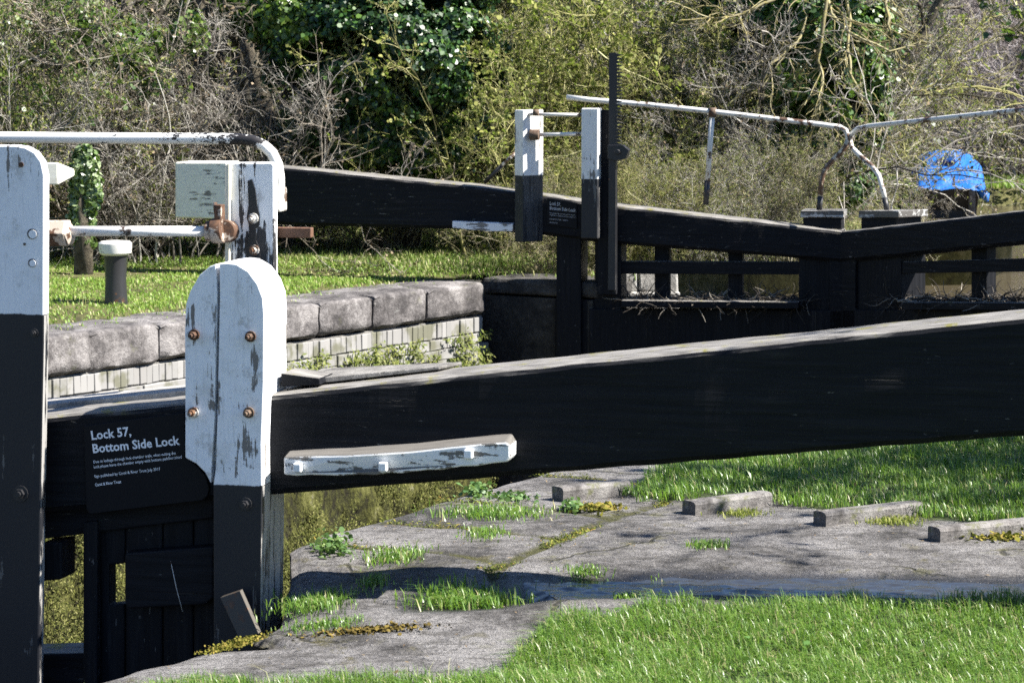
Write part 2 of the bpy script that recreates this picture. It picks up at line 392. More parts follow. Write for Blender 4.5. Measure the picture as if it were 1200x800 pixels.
# hand rail
tH = .47
rp_ = [(-90, 160), (0, 161), (120, 162), (230, 162.5), (280, 163), (296, 165), (309, 170.5), (319, 180), (325, 193), (327, 208), (327.5, 232)]
gr_ = G('chipped_rail_paint')
_a = gr_.noise(gr_.coord((.6, 1, 1)), 42, 8, .75); _b = gr_.noise(gr_.coord(), 6, 4, .6); _k = gr_.math('ADD', gr_.math('MULTIPLY', _a, .65), gr_.math('MULTIPLY', _b, .4))
_x = gr_.axis(gr_.n('ShaderNodeTexCoord').outputs['Object'], 0); _s0, _s1, _s2 = NG.px(150, 160, tH)[0], NG.px(285, 160, tH)[0], NG.px(322, 180, tH)[0]
_w = gr_.math('MULTIPLY', gr_.step(_x, _s0, _s1), gr_.step(_x, _s2, _s1 + .02))
_pk = gr_.step(gr_.math('ADD', _k, gr_.math('MULTIPLY', _w, .13)), .6, .615)
gr_.bump(_pk, .5, .003); RAILM = gr_.fin(gr_.mix(_pk, (.74, .73, .7), (.016, .015, .016)), .5, .4)
b = MB(); b.tube([NG.px(x, y, tH) for x, y in rp_], .0185, 16); hr = b.build('handrail', RAILM, GR)
b = MB(); qq = NG.px(326, 226, tH); b.box(qq[0] - .022, qq[0] + .022, .42, .5, qq[2] - .06, qq[2] + .02); b.build('flange', WHITE_PIPE_RUSTY, hr, .008)
# sign
tS = -.012
bs = -.108
b = MB(); so = [(98, 499), (216, 483), (217, 536), (231, 546), (241, 558), (245, 572), (243, 581), (237, 586), (105, 602), (101, 596)]
b.prism([P(x, y, tS) for x, y in so], tS, .004)
SIGNM = G('sign_plate'); SIGNM.bump(SIGNM.noise(SIGNM.coord(), 60, 4), .08, .002); SIGNM = SIGNM.fin((.005, .0055, .008), .5, .16)
SB = b.build('sign_board', SIGNM, GR, .002)
LET = G('sign_letters').fin((.82, .84, .88), .5, .3)
def text(body, x, y, size_px, parent, frame, t, offset=0.0, mat=None, slope=0.0, end=None, name='lettering'):
    """raised lettering whose baseline starts at the pixel (x,y) of the frame's plane and ends near end"""
    cu = bpy.data.curves.new(name, 'FONT'); cu.body = body; cu.size = 1; cu.extrude = .0; cu.offset = offset; cu.resolution_u = 2
    to = bpy.data.objects.new(name, cu); col.objects.link(to)
    me = bpy.data.meshes.new_from_object(to.evaluated_get(bpy.context.evaluated_depsgraph_get()))
    bpy.data.objects.remove(to); me.name = name
    w = max(v.co.x for v in me.vertices)
    p0 = np.array(frame.px(x, y, t)); p1 = np.array(frame.px(*end, t)); wid = math.hypot(p1[0] - p0[0], p1[2] - p0[2]); an = math.atan2(p1[2] - p0[2], p1[0] - p0[0])
    hgt = size_px
    for v in me.vertices:
        a, c = v.co.x / w * wid, v.co.y * hgt
        v.co = (p0[0] + a * math.cos(an) - c * math.sin(an), t, p0[2] + a * math.sin(an) + c * math.cos(an))
    return link(name, me, mat or LET, parent)
tT = tS - .0012
text('Lock 57,', 107, 515, .0395, SB, NG, tT, .02, end=(154, 510))
text('Bottom Side Lock', 108.5, 530.5, .0395, SB, NG, tT, .02, end=(211, 520.5))
text('Due to leakage through lock chamber walls, when exiting the', 109.5, 542.5, .0125, SB, NG, tT, .008, end=(206, 532))
text('lock please leave the chamber empty with bottom paddles raised', 110, 548.5, .0125, SB, NG, tT, .008, end=(213, 536.5))
text('Sign published by Canal & River Trust July 2017', 110.5, 559.5, .0125, SB, NG, tT, .008, end=(188, 550.5))
text('Canal & River Trust', 111.5, 569.5, .0125, SB, NG, tT, .02, end=(142, 565.5))
# bracket bolted along the beam
tK = -.085
zk = [(329, 537), (345, 536), (375, 534.5), (405, 533.5), (440, 531), (480, 528.5), (530, 523), (575, 518.5), (593, 517.5), (598, 521), (598, 536), (595, 541), (575, 543), (558, 546), (540, 546.5), (520, 550), (500, 550.5), (470, 554.5), (455, 554), (440, 556.5), (420, 556), (400, 558), (360, 557.5), (345, 559), (329, 558)]
b = MB()
for i in range(1):
    fp = [P(x, y, tK) for x, y in zk]
    # the face bows: deeper at the right end
    n = len(fp); V = []
    for (s_, z_), (x, y) in zip(fp, zk):
        V.append((s_, tK + .03 * max(0, min(1, (430 - x) / 100)) , z_))
    V += [(s_, .012, z_ + (.014 if y < 540 and x < 596 else 0)) for (s_, z_), (x, y) in zip(fp, zk)]
    b.add(V, [tuple(range(n)), tuple(range(2 * n - 1, n - 1, -1))] + [(i, i + n, (i + 1) % n + n, (i + 1) % n) for i in range(n)])
gk = G('white_bracket_paint')
def _br(g):
    fine = g.noise(g.coord(grain('x', 5, 50)), 1, 7, .65); blot = g.noise(g.coord(), 14, 6, .7)
    k = g.math('ADD', g.math('MULTIPLY', fine, .6), g.math('MULTIPLY', blot, .5))
    w = g.math('ADD', k, g.math('MULTIPLY', g.step(g.normal_z(), .3, .7), .25))
    pe = g.step(w, .59, .61)
    c = g.mix(pe, (.72, .72, .71), g.mix(fine, (.04, .036, .032), (.2, .19, .175)))
    g.bump(g.math('SUBTRACT', fine, pe), .6, .004); return g.fin(c, .6, .4)
BR = b.build('bracket', _br(gk), GR, .006)
for (x, y) in ((350, 547), (450, 546), (550, 531)):
    q = NG.px(x, y, tK + .03 * max(0, min(1, (430 - x) / 100))); bb = MB(); bb.box(q[0] - .013, q[0] + .013, q[1] - .02, q[1] + .002, q[2] - .014, q[2] + .014); bb.build('bolt', m_white('painted_bolt', 'z', .4), BR, .004)
# framing and planking of the leaf below the beam
def slab(name, pts, t0, t1, mat=BLACK_Z, parent=GR, bev=.006):
    bb = MB(); bb.prism([P(x, y, t0) for x, y in pts], t0, t1); return bb.build(name, mat, parent, bev)
slab('top_rail', [(-60, 612), (-60, 645), (250, 607), (250, 577)][::-1], .05, .25, BLACK_X)
slab('stile', [(97, 612), (114, 610), (114, 860), (97, 860)][::-1], .03, .2)
slab('crosspiece', [(-60, 768), (-60, 860), (112, 850), (112, 764)][::-1], .06, .22, m_black('wet_crosspiece', 'x', 1.2))
slab('stop_block', [(46, 637), (72, 635), (72, 679), (46, 681)][::-1], .0, .12)
for (x0, x1) in ((147, 190), (191, 226), (227, 262)):
    slab('plank', [(x0, 604), (x1, 598), (x1, 862), (x0, 862)][::-1], .07, .13)
slab('plank', [(115, 608), (146, 604), (146, 660), (128, 662), (128, 709), (146, 707), (146, 862), (115, 862)][::-1], .07, .13)
slab('paddle_box', [(146, 648), (250, 640), (250, 700), (240, 708), (150, 713), (146, 705)][::-1], .0, .065, m_black('paddle_box_paint', 'x', .3, False))
b = MB(); b.tube([NG.px(200, 657, -.005), NG.px(207, 690, -.02), NG.px(214, 716, -.01)], .0012, 5); b.build('wire', NUT, GR)

# loose rusty plate at the post's foot
b = MB(); q = [NG.px(258, 700, -.13), NG.px(281, 692, -.145), NG.px(303, 742, -.21), NG.px(272, 742, -.19)]
q[3] = tuple(np.array(q[0]) + .93 * (np.array(q[2]) - np.array(q[1])) + np.array([.004, 0, 0]))
nn = np.array([.004, .014, .004])
V = [tuple(p) for p in q] + [tuple(np.array(p) + nn) for p in q]
b.add(V, [(0, 1, 2, 3), (7, 6, 5, 4), (0, 4, 5, 1), (1, 5, 6, 2), (2, 6, 7, 3), (3, 7, 4, 0)])
o = b.build('metal_plate', m_metal('brown_plate', (.05, .042, .032), .45, (.05, .035, .025), .7), None, .001, loc=(NG.o[0], NG.o[1], 0), rot=(0, 0, NG.ang))
tag(o, 'small brown plate leaning against the foot of the round-topped post', 'metal plate')

# ------------------------------------------------------------------ far mitre gates
MIT = np.array([2.35, 18.3]) * 1.025; HEEL = np.array([.62, 18.67])
FL = Frame(MIT[0], MIT[1], math.atan2(-.21, .978)); FRt = Frame(MIT[0], MIT[1], math.atan2(-.8, .603))
def far_gate(F, label, X):
    """everything both leaves share: X maps a part to its pixel corners"""
    g = empty('lock_gate', (F.o[0], F.o[1], 0), F.ang, label, 'lock gate', 'pair of far mitre gates')
    st = []
    for (x, yt, yb) in X['beam']:
        a, c = F.px(x, yt), F.px(x, yb); st.append((a[0], a[2], c[2]))
    if st[0][0] > st[-1][0]: st = st[::-1]
    rough_beam('balance_beam', st, 0, .3, BLACK_OLD, g, .007, .025, 110, X['seed'])
    for nm, pts, t0, t1, mat in X['slabs']:
        bb = MB(); bb.prism([F.sz(x, y, t0) for x, y in pts], t0, t1); bb.build(nm, mat, g, .006)
    return g
def rect(x0, x1, y0, y1, y0b=None, y1b=None):
    return [(x0, y0), (x1, y0 if y0b is None else y0b), (x1, y1 if y1b is None else y1b), (x0, y1)][::-1]
WPALE = m_white('mottled_step_paint', 'x', 1.25, None, (.42, .42, .41), (.05, .048, .045))
XL = dict(seed=11, beam=[(207, 190, 254), (335, 196, 264), (560, 218, 269), (640, 229, 276), (700, 238, 284), (963, 268, 305), (986.6, 271, 307)], slabs=[
    ('mid_rail', rect(728, 968, 306, 321, 307, 322), .06, .13, BLACK_X),
    ('upright', rect(767, 784, 280, 352), .14, .24, BLACK_Z), ('upright', rect(853, 870, 285, 354), .14, .24, BLACK_Z),
    ('mitre_post', rect(936, 975, 300, 420), .05, .3, BLACK_Z), ('mitre_post', rect(972, 986.6, 300, 420), .02, .3, BLACK_OLD),
    ('walkway', rect(728, 936, 352, 360, 354, 362), -.1, .3, BLACK_OLD),
    ('planking', rect(690, 987, 362, 640, 364, 640), .02, .12, BLACK_Z),
    ('heel_post', rect(652, 681, 276, 640), .02, .3, BLACK_Z), ('heel_post', rect(697, 728, 276, 640), .05, .3, BLACK_Z),
    ('heel_rail', rect(650, 728, 351, 420), .06, .28, BLACK_Z),
])
GL = far_gate(FL, 'far left lock gate with white ended balance beam, paddle rack and two white capped posts', XL)
GL['group'] = 'pair of far mitre gates'
XR = dict(seed=23, beam=[(985.4, 271, 307), (1010, 268, 305), (1200, 246, 286), (1330, 226, 275)], slabs=[
    ('mid_rail', rect(1012, 1230, 308, 321, 302, 318), .06, .13, BLACK_X),
    ('upright', rect(1138, 1156, 285, 352), .14, .24, BLACK_Z),
    ('mitre_post', rect(1000, 1056, 300, 420), .05, .3, BLACK_Z), ('mitre_post', rect(985.4, 1002, 300, 420), .02, .3, BLACK_OLD),
    ('walkway', rect(1056, 1260, 354, 363, 355, 364), -.1, .3, BLACK_OLD),
    ('planking', rect(985, 1260, 363, 640), .02, .12, BLACK_Z),
])
GRt = far_gate(FRt, 'far right lock gate meeting the left one at the forked handrail', XR)
# white end of the left beam
b = MB(); pts = [FL.sz(205, 190, -.006), FL.sz(266, 190, -.006), FL.sz(266, 257, -.006), FL.sz(205, 255, -.006)][::-1]
b.prism(pts, -.006, .306); b.build('beam_tail', m_white('dirty_beam_tail', 'x', .42, None, (.74, .72, .65)), GL, .012)
# white strip bracket beneath the left beam
b = MB(); b.prism([FL.sz(x, y, -.07) for x, y in [(530, 259), (601, 262), (601, 271), (570, 271), (530, 267)]][::-1], -.07, .002)
b.build('bracket', m_white('far_bracket_paint', 'x', .5), GL, .004)
# paddle posts
def far_post(F, x0, x1, x2, yt, yb, ysplit, th, w1, w2, name, parent, t=-.16, black_side=False):
    p = F.px(x1, yt, t); zb = F.px(x1, yb, t)[2]
    Mx = Matrix.Translation((p[0], p[1], 0)) @ Matrix.Rotation(th, 4, 'Z')
    bb = MB(); bb.box(-w1, 0, 0, w2, zb, p[2], M=Mx)
    return bb.build(name, m_white('far_post_paint', 'z', .35, F.px(x1, ysplit, t)[2], (.76, .75, .72), bareside=.25), parent, .008)
PA = far_post(FL, 600, 613, 637, 129, 284, 206, R(-38), .1, .2, 'paddle_post', GL)
PB = far_post(FL, 682, 701, 714, 127, 280, 210, R(-3), .128, .12, 'paddle_post', GL)
b = MB(); b.prism([FL.sz(x, y, -.06) for x, y in rect(700.5, 722, 129, 345)], -.06, .0); b.build('rack_guide', BLACK_Z, GL, .004)
# toothed paddle rack and its gear case
rk = MB(); x0, x1 = FL.px(713.5, 100, -.1)[0], FL.px(728, 100, -.1)[0]; zt, zb = FL.px(720, 62, -.1)[2], FL.px(720, 340, -.1)[2]
rk.box(x0, x0 + (x1 - x0) * .58, -.1, -.055, zb, zt)
nt = 27; zt2 = FL.px(720, 175, -.1)[2]
for i in range(nt):
    z = zt2 + (zt - zt2) * i / nt; h_ = (zt - zt2) / nt
    rk.add([(x0 + (x1 - x0) * .55, -.1, z), (x1, -.1, z + h_ * .25), (x1, -.1, z + h_ * .5), (x0 + (x1 - x0) * .55, -.1, z + h_ * .75)] +
           [(x0 + (x1 - x0) * .55, -.062, z), (x1, -.062, z + h_ * .25), (x1, -.062, z + h_ * .5), (x0 + (x1 - x0) * .55, -.062, z + h_ * .75)],
           [(0, 1, 2, 3), (7, 6, 5, 4), (0, 4, 5, 1), (1, 5, 6, 2), (2, 6, 7, 3), (3, 7, 4, 0)])
rk.build('paddle_rack', IRON, GL, .001)
b = MB(); b.prism([FL.sz(x, y, -.14) for x, y in [(712, 170), (730, 170), (737, 176), (733, 186), (722, 189), (712, 186)]][::-1], -.14, -.05)
q = FL.px(724, 178, -.14); b.tube([q, (q[0], q[1] - .03, q[2])], .02, 10); b.build('gear_case', IRON, GL, .004)
b = MB(); b.tube([FL.px(620, 134, -.12), FL.px(690, 135, -.1)], .013, 8); b.build('tie_rod', WHITE_PIPE_RUSTY, GL)
b = MB(); b.tube([FL.px(626, 158, -.12), FL.px(690, 157, -.1)], .015, 8); pr = b.build('paddle_rod', WHITE_PIPE_RUSTY, GL)
b = MB(); b.tube([FL.px(621, 158, -.13), FL.px(632, 158, -.13)], .042, 10); b.build('collar', RUST, pr, .004)
b = MB(); q = FL.px(625, 132, -.14); b.tube([q, (q[0] + .04, q[1], q[2])], .025, 10); b.build('bolt', RUST, PA)
b = MB(); b.tube([FL.px(603, 180, .3), FL.px(588, 194, .34)], .014, 8); br = b.build('brace', WHITE_PIPE_RUSTY, GL)
b = MB(); b.tube([FL.px(588, 194, .34), FL.px(568, 214, .38)], .016, 8); b.build('brace_foot', PIPE_BLACK, br)
# far sign
b = MB(); b.prism([FL.sz(x, y, -.012) for x, y in [(641, 232), (676, 238), (676, 268), (641, 263)]][::-1], -.012, .0); SF = b.build('sign_board', SIGNM, GL, .002)
LF = G('far_sign_letters').fin((.5, .51, .53), .5, .3)
for body, x, y, e, sz_, off in (('Lock 57,', 644, 240, (657, 241.5), .036, .012), ('Bottom Side Lock', 644, 245.5, (674.5, 248.5), .036, .012),
                           ('Due to leakage through lock chamber walls, when exiting the', 644, 250, (674, 253), .012, 0), ('lock please leave the chamber empty with bottom paddles raised', 644, 252.5, (674, 255.5), .012, 0),
                           ('Sign published by Canal & River Trust July 2017', 644, 257, (666, 259), .012, 0), ('Canal & River Trust', 644, 261, (653, 262), .012, .01)):
    text(body, x, y, sz_, SF, FL, -.0135, off, LF, end=e)
# rails: each leaf's rail runs to the mitre, forks down to its own step block
def pipe(F, name, pts, r, parent, mat=WHITE_PIPE_RUSTY, t=.25):
    bb = MB()
    P3 = [F.px(x, y, t) for x, y in pts]
    bb.tube(P3, r, 10); return bb.build(name, mat, parent)
pipe(FL, 'handrail', [(664, 114), (690, 117), (760, 123), (835, 131), (920, 141), (965, 146.5), (984, 149), (991, 153), (993.5, 160), (993.5, 168)], .0205, GL)
hl = pipe(FL, 'handrail_leg', [(993.5, 164), (991, 172), (983, 181), (971, 193), (965, 203), (962.5, 214), (961, 232)], .0205, GL, m_metal('rusty_leg_paint', (.5, .44, .33), .6, (.09, .06, .04)))
pipe(FL, 'leg_foot', [(961.2, 230), (960, 248)], .022, hl, PIPE_BLACK)
rp2 = pipe(FL, 'rail_post', [(835, 131), (832, 170), (829, 214)], .02, GL)
pipe(FL, 'post_foot', [(829, 212), (827, 240)], .022, rp2, PIPE_BLACK)
b = MB(); q = FL.px(835, 131, .25); b.tube([(q[0] - .025, q[1], q[2]), (q[0] + .025, q[1], q[2])], .03, 10); b.tube([(q[0], q[1], q[2] - .04), (q[0], q[1], q[2] + .03)], .03, 10); b.build('clamp', RUST, rp2)
pipe(FRt, 'handrail', [(1330, 113), (1200, 128.5), (1120, 137), (1050, 144.5), (1018, 148), (1005, 151), (998, 157), (996, 164), (996, 170)], .019, GRt)
hl = pipe(FRt, 'handrail_leg', [(996, 166), (999, 174), (1008, 183), (1022, 195), (1030, 206), (1034, 220), (1037, 234)], .019, GRt)
pipe(FRt, 'leg_foot', [(1036.8, 232), (1039.5, 248)], .021, hl, PIPE_BLACK)
for F, g_, x0, x1, y0, y1 in ((FL, GL, 938, 989, 247, 266), (FRt, GRt, 1006, 1053, 247, 263)):
    b = MB(); b.prism([F.sz(x, y, .12) for x, y in rect(x0, x1, y0, y0 + 8)], .12, .42); sb = b.build('step_block', WPALE, g_, .004)
    b = MB(); b.prism([F.sz(x, y, .14) for x, y in rect(x0 + 3, x1 - 3, y0 + 8, y1 + 6)], .14, .4); b.build('step_riser', BLACK_X, sb, .004)
# ------------------------------------------------------------------ near bank: stone edge, paving, lawn
def hash_n(x, y, s=1.0, seed=0):
    return mnoise.noise(Vector((x * s, y * s, seed * 7.3)))
EDGE_PX = [(-200, 890), (20, 820), (80, 800), (150, 776), (225, 755), (290, 742)]
EDGE2_PX = [(333, 728), (335, 700), (337, 638), (355, 633), (392, 621), (430, 611), (462, 602), (510, 586), (560, 573), (584, 566)]
e1 = [to_lk(*on_ground(x, y, -.04)[:2]) for x, y in EDGE_PX]
e2 = [to_lk(*on_ground(x, y, .03)[:2]) for x, y in EDGE2_PX]
EA = np.array([-30] + [e[0] for e in e1] + [e[0] for e in e2] + [40])
EN = np.array([e1[0][1]] + [e[1] for e in e1] + [e[1] for e in e2] + [e2[-1][1]])
o = np.argsort(EA); EA, EN = EA[o], EN[o]
def sstep(x, a, b):
    t = np.clip((x - a) / (b - a), 0, 1); return t * t * (3 - 2 * t)
def in_poly(x, y, poly):
    inside = np.zeros(np.shape(x), bool); n = len(poly)
    for i in range(n):
        (x1, y1), (x2, y2) = poly[i], poly[(i + 1) % n]
        c = ((y1 > y) != (y2 > y)) & (x < (x2 - x1) * (y - y1) / (y2 - y1 + 1e-12) + x1); inside ^= c
    return inside
def dist_poly(x, y, poly):
    d = np.full(np.shape(x), 1e9); n = len(poly)
    for i in range(n):
        (x1, y1), (x2, y2) = poly[i], poly[(i + 1) % n]; dx, dy = x2 - x1, y2 - y1
        t = np.clip(((x - x1) * dx + (y - y1) * dy) / (dx * dx + dy * dy + 1e-12), 0, 1)
        d = np.minimum(d, np.hypot(x - x1 - t * dx, y - y1 - t * dy))
    return np.where(in_poly(x, y, poly), d, -d)
gpt = lambda x, y, z=0.03: tuple(on_ground(x, y, z)[:2])
LAWN_F = [gpt(x, y, .0) for x, y in [(-150, 880), (165, 791), (250, 785), (360, 783), (480, 783), (560, 776), (600, 761), (630, 747), (665, 730), (720, 722), (800, 717), (900, 720), (1000, 715), (1100, 719), (1200, 716), (1420, 720)]] + [(6, 5.2), (6, 2), (-6, 2), (-4, 5.2)]
LAWN_B = [gpt(x, y) for x, y in [(1500, 640), (1330, 630), (1200, 618), (1150, 617), (1090, 612), (1040, 604), (985, 603), (920, 597), (880, 591), (800, 590), (752, 592), (736, 585), (745, 572), (775, 562), (800, 553), (775, 544), (760, 532), (800, 520), (860, 508)]] + [(3.5, 15.5), (6, 18), (30, 30), (40, 8), (12, 7)]
# long hollow the water lies in
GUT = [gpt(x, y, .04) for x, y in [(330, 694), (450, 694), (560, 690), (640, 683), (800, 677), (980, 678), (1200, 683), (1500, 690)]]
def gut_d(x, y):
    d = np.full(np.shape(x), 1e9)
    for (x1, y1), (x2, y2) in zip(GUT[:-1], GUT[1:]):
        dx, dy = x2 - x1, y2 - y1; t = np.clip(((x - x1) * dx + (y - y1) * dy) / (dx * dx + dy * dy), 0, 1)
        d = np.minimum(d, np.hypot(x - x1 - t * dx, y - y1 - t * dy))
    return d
def base_h(x, y):
    a = sstep(y, 6.7, 7.7) * sstep(x, -.9, -.2)
    return -.05 + .09 * np.maximum(a, sstep(y, 7.2, 8.6))
def near_h(x, y):
    x, y = np.asarray(x, float), np.asarray(y, float)
    h = base_h(x, y)
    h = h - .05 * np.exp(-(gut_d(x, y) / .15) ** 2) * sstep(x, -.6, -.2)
    return h
def lawn_mask(x, y):
    n_ = np.vectorize(lambda a, b: .06 * mnoise.noise(Vector((a * 5, b * 5, 3))) + .03 * mnoise.noise(Vector((a * 17, b * 17, 1))))(x, y)
    return sstep(np.maximum(dist_poly(x, y, LAWN_F), dist_poly(x, y, LAWN_B)) + n_, -.03, .05)
JO = [6.72, 7.12, 7.62, 8.28, 9.0, 9.7, 10.6]              # joints across the edge stones
def make_near_bank():
    A = np.unique(np.concatenate([np.linspace(-30, 3.6, 16), np.arange(3.6, 12, .032), np.linspace(12, 18, 60), np.linspace(18, 40, 20)]))
    B = np.concatenate([np.arange(0, 3.4, .032), np.linspace(3.4, 6, 40)[1:], np.linspace(6, 60, 30)[1:]])
    AA, BB = np.meshgrid(A, B, indexing='ij')
    e = np.interp(A, EA, EN)[:, None]
    # ragged outer edge of the stones
    rag = np.array([.03 * hash_n(a, 0, 2.1, 2) + .018 * hash_n(a, 0, 9, 4) for a in A])[:, None]
    NN = e + rag * np.exp(-BB / .3) + BB
    X = U[0] * AA + N[0] * NN; Y = U[1] * AA + N[1] * NN
    Z = near_h(X, Y)
    fine = np.array([mnoise.fractal(Vector((x * 2.1, y * 2.1, 0)), 1.0, 2.0, 5) for x, y in zip(X.ravel(), Y.ravel())]).reshape(X.shape)
    tiny = np.array([mnoise.noise(Vector((x * 14, y * 14, 5))) for x, y in zip(X.ravel(), Y.ravel())]).reshape(X.shape)
    m = np.zeros_like(X); near = (Y > 3) & (Y < 17) & (X < 8)
    m[near] = lawn_mask(X[near], Y[near]); far = ~near; m[far] = 1.0
    Z = Z + fine * .006 * (1 + .8 * m) + tiny * .0035 + m * .012
    Z -= .03 * np.exp(-(BB / .035) ** 1.3)                      # rounded arris
    # open joints between the edge stones
    jn = np.zeros_like(X)
    for j in JO:
        w = j + .12 * hash_n(j, 0, 3) * BB; jn = np.maximum(jn, np.exp(-((AA - w + .02 * np.sin(BB * 9 + j)) / .022) ** 2) * (BB < .78))
    back = .78 + .03 * np.sin(AA * 3.1)
    jn = np.maximum(jn, np.exp(-((BB - back) / .025) ** 2) * (AA > 6.5))
    Z -= .012 * jn * (1 - m)
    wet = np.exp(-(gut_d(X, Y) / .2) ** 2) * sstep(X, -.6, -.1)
    na, nb = X.shape
    # wall face going down from the arris
    wx = []; 
    for k, dz in enumerate((-.12, -.35, -.8, -1.6, -3.4)):
        nn = e[:, 0] + rag[:, 0] - .02 * (k > 0)
        wx.append(np.stack([U[0] * A + N[0] * nn, U[1] * A + N[1] * nn, Z[:, 0] * (k < 2) + dz], 1))
    V = np.stack([X, Y, Z], 2).reshape(-1, 3)
    idx = np.arange(na * nb).reshape(na, nb)
    F = np.stack([idx[:-1, :-1], idx[1:, :-1], idx[1:, 1:], idx[:-1, 1:]], 2).reshape(-1, 4)[:, ::-1]
    base = na * nb; W = np.concatenate(wx); prev = idx[:, 0]; fs = [F]
    for k in range(5):
        cur = base + np.arange(na) + k * na
        fs.append(np.stack([prev[:-1], prev[1:], cur[1:], cur[:-1]], 1)[:, ::-1]); prev = cur
    z0 = np.zeros(len(W))
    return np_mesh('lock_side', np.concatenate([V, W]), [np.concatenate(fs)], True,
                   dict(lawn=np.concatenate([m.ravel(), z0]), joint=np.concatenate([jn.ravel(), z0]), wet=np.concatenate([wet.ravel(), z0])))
g = G('lockside_stone_and_soil')
v = g.coord(world=True); a = g.noise(v, 2.2, 7, .62, .4); b_ = g.noise(v, 17, 8, .7); d_ = g.noise(g.coord((1, 3.4, 1), world=True, rot=(0, 0, R(12))), 26, 7, .72)
k_ = g.math('ADD', g.math('MULTIPLY', a, .5), g.math('ADD', g.math('MULTIPLY', b_, .3), g.math('MULTIPLY', d_, .25)))
c = g.ramp(k_, [(.43, (.045, .042, .04)), (.48, (.13, .123, .12)), (.53, (.245, .234, .231)), (.59, (.36, .347, .343))])
c = g.mix(g.math('MULTIPLY', g.step(g.noise(v, 70, 6, .75), .53, .62), .75), c, (.05, .046, .042))
c = g.mix(g.math('MULTIPLY', g.step(g.noise(v, 130, 3, .7), .6, .68), .6), c, (.5, .48, .46))
c = g.mix(g.math('MULTIPLY', g.step(g.noise(g.coord((1, 6, 1), world=True, rot=(0, 0, R(6))), 4.2, 8, .78), .51, .6), .7), c, (.075, .07, .062))
c = g.mix(g.math('MULTIPLY', g.step(g.noise(v, 6.5, 8, .75), .58, .64), .6), c, (.17, .155, .1))
vc = g.n('ShaderNodeTexVoronoi'); vc.feature = 'DISTANCE_TO_EDGE'; wv = g.n('ShaderNodeVectorMath', operation='ADD'); nd = g.n('ShaderNodeTexNoise'); g.l(v, nd.inputs['Vector']); nd.inputs['Scale'].default_value = 4; nd.inputs['Detail'].default_value = 6
sc_ = g.n('ShaderNodeVectorMath', operation='SCALE'); g.l(nd.outputs[1], sc_.inputs[0]); sc_.inputs['Scale'].default_value = .28; g.l(v, wv.inputs[0]); g.l(sc_.outputs[0], wv.inputs[1]); g.l(wv.outputs[0], vc.inputs['Vector']); vc.inputs['Scale'].default_value = .95
crack = g.math('MULTIPLY', g.step(vc.outputs['Distance'], .012, .003), g.step(g.noise(v, 1.7, 3), .5, .56))
c = g.mix(g.math('MULTIPLY', crack, .85), c, (.045, .042, .022))
mossy = g.math('MULTIPLY', g.math('MULTIPLY', g.step(vc.outputs['Distance'], .1, .01), g.step(b_, .5, .6)), g.step(g.noise(v, 1.7, 3), .5, .56)); c = g.mix(g.math('MULTIPLY', mossy, .65), c, (.13, .125, .04))
c = g.mix(g.math('MULTIPLY', g.step(g.attr('joint'), .2, .7), g.step(b_, .36, .5)), c, (.085, .085, .022))
c = g.mix(g.math('MULTIPLY', g.step(g.noise(v, 2.6, 8, .8), .6, .66), .7), c, (.13, .115, .035))
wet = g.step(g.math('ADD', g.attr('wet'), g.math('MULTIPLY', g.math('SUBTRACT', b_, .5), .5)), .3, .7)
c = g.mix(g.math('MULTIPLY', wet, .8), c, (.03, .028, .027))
soil = g.ramp(b_, [(.3, (.03, .034, .012)), (.55, (.055, .085, .02)), (.75, (.1, .13, .035))])
c = g.mix(g.step(g.attr('lawn'), .3, .7), c, soil)
g.bump(g.math('SUBTRACT', g.math('ADD', k_, g.math('MULTIPLY', g.noise(v, 75, 6, .75), .5)), g.math('MULTIPLY', crack, .3)), 1.0, .1)
NEARM = g.fin(c, g.math('MULTIPLY_ADD', wet, -.6, .85), .4)
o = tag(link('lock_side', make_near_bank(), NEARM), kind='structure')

# puddle along the hollow
def strip(line_, w, z, name, mat):
    V = []; n = len(line_)
    L = np.array(line_); d = np.gradient(L, axis=0); d /= np.linalg.norm(d, axis=1)[:, None]; nn = np.stack([-d[:, 1], d[:, 0]], 1)
    for i in range(n):
        ww = w if np.isscalar(w) else w[i]
        for q in (-1, 1): V.append((*(L[i] + nn[i] * q * ww), z if np.isscalar(z) else z[i]))
    F = [(2 * i, 2 * i + 2, 2 * i + 3, 2 * i + 1) for i in range(n - 1)]
    return link(name, np_mesh(name, V, [np.array(F)], True), mat)
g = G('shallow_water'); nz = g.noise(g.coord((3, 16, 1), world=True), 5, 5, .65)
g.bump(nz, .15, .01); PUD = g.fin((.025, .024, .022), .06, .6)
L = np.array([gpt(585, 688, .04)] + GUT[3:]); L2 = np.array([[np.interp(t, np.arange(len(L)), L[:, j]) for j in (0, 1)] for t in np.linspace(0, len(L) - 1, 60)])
zz = np.array([float(near_h(*p)) for p in L2]) + np.clip(np.linspace(-.06, .4, 60), -.06, .025)
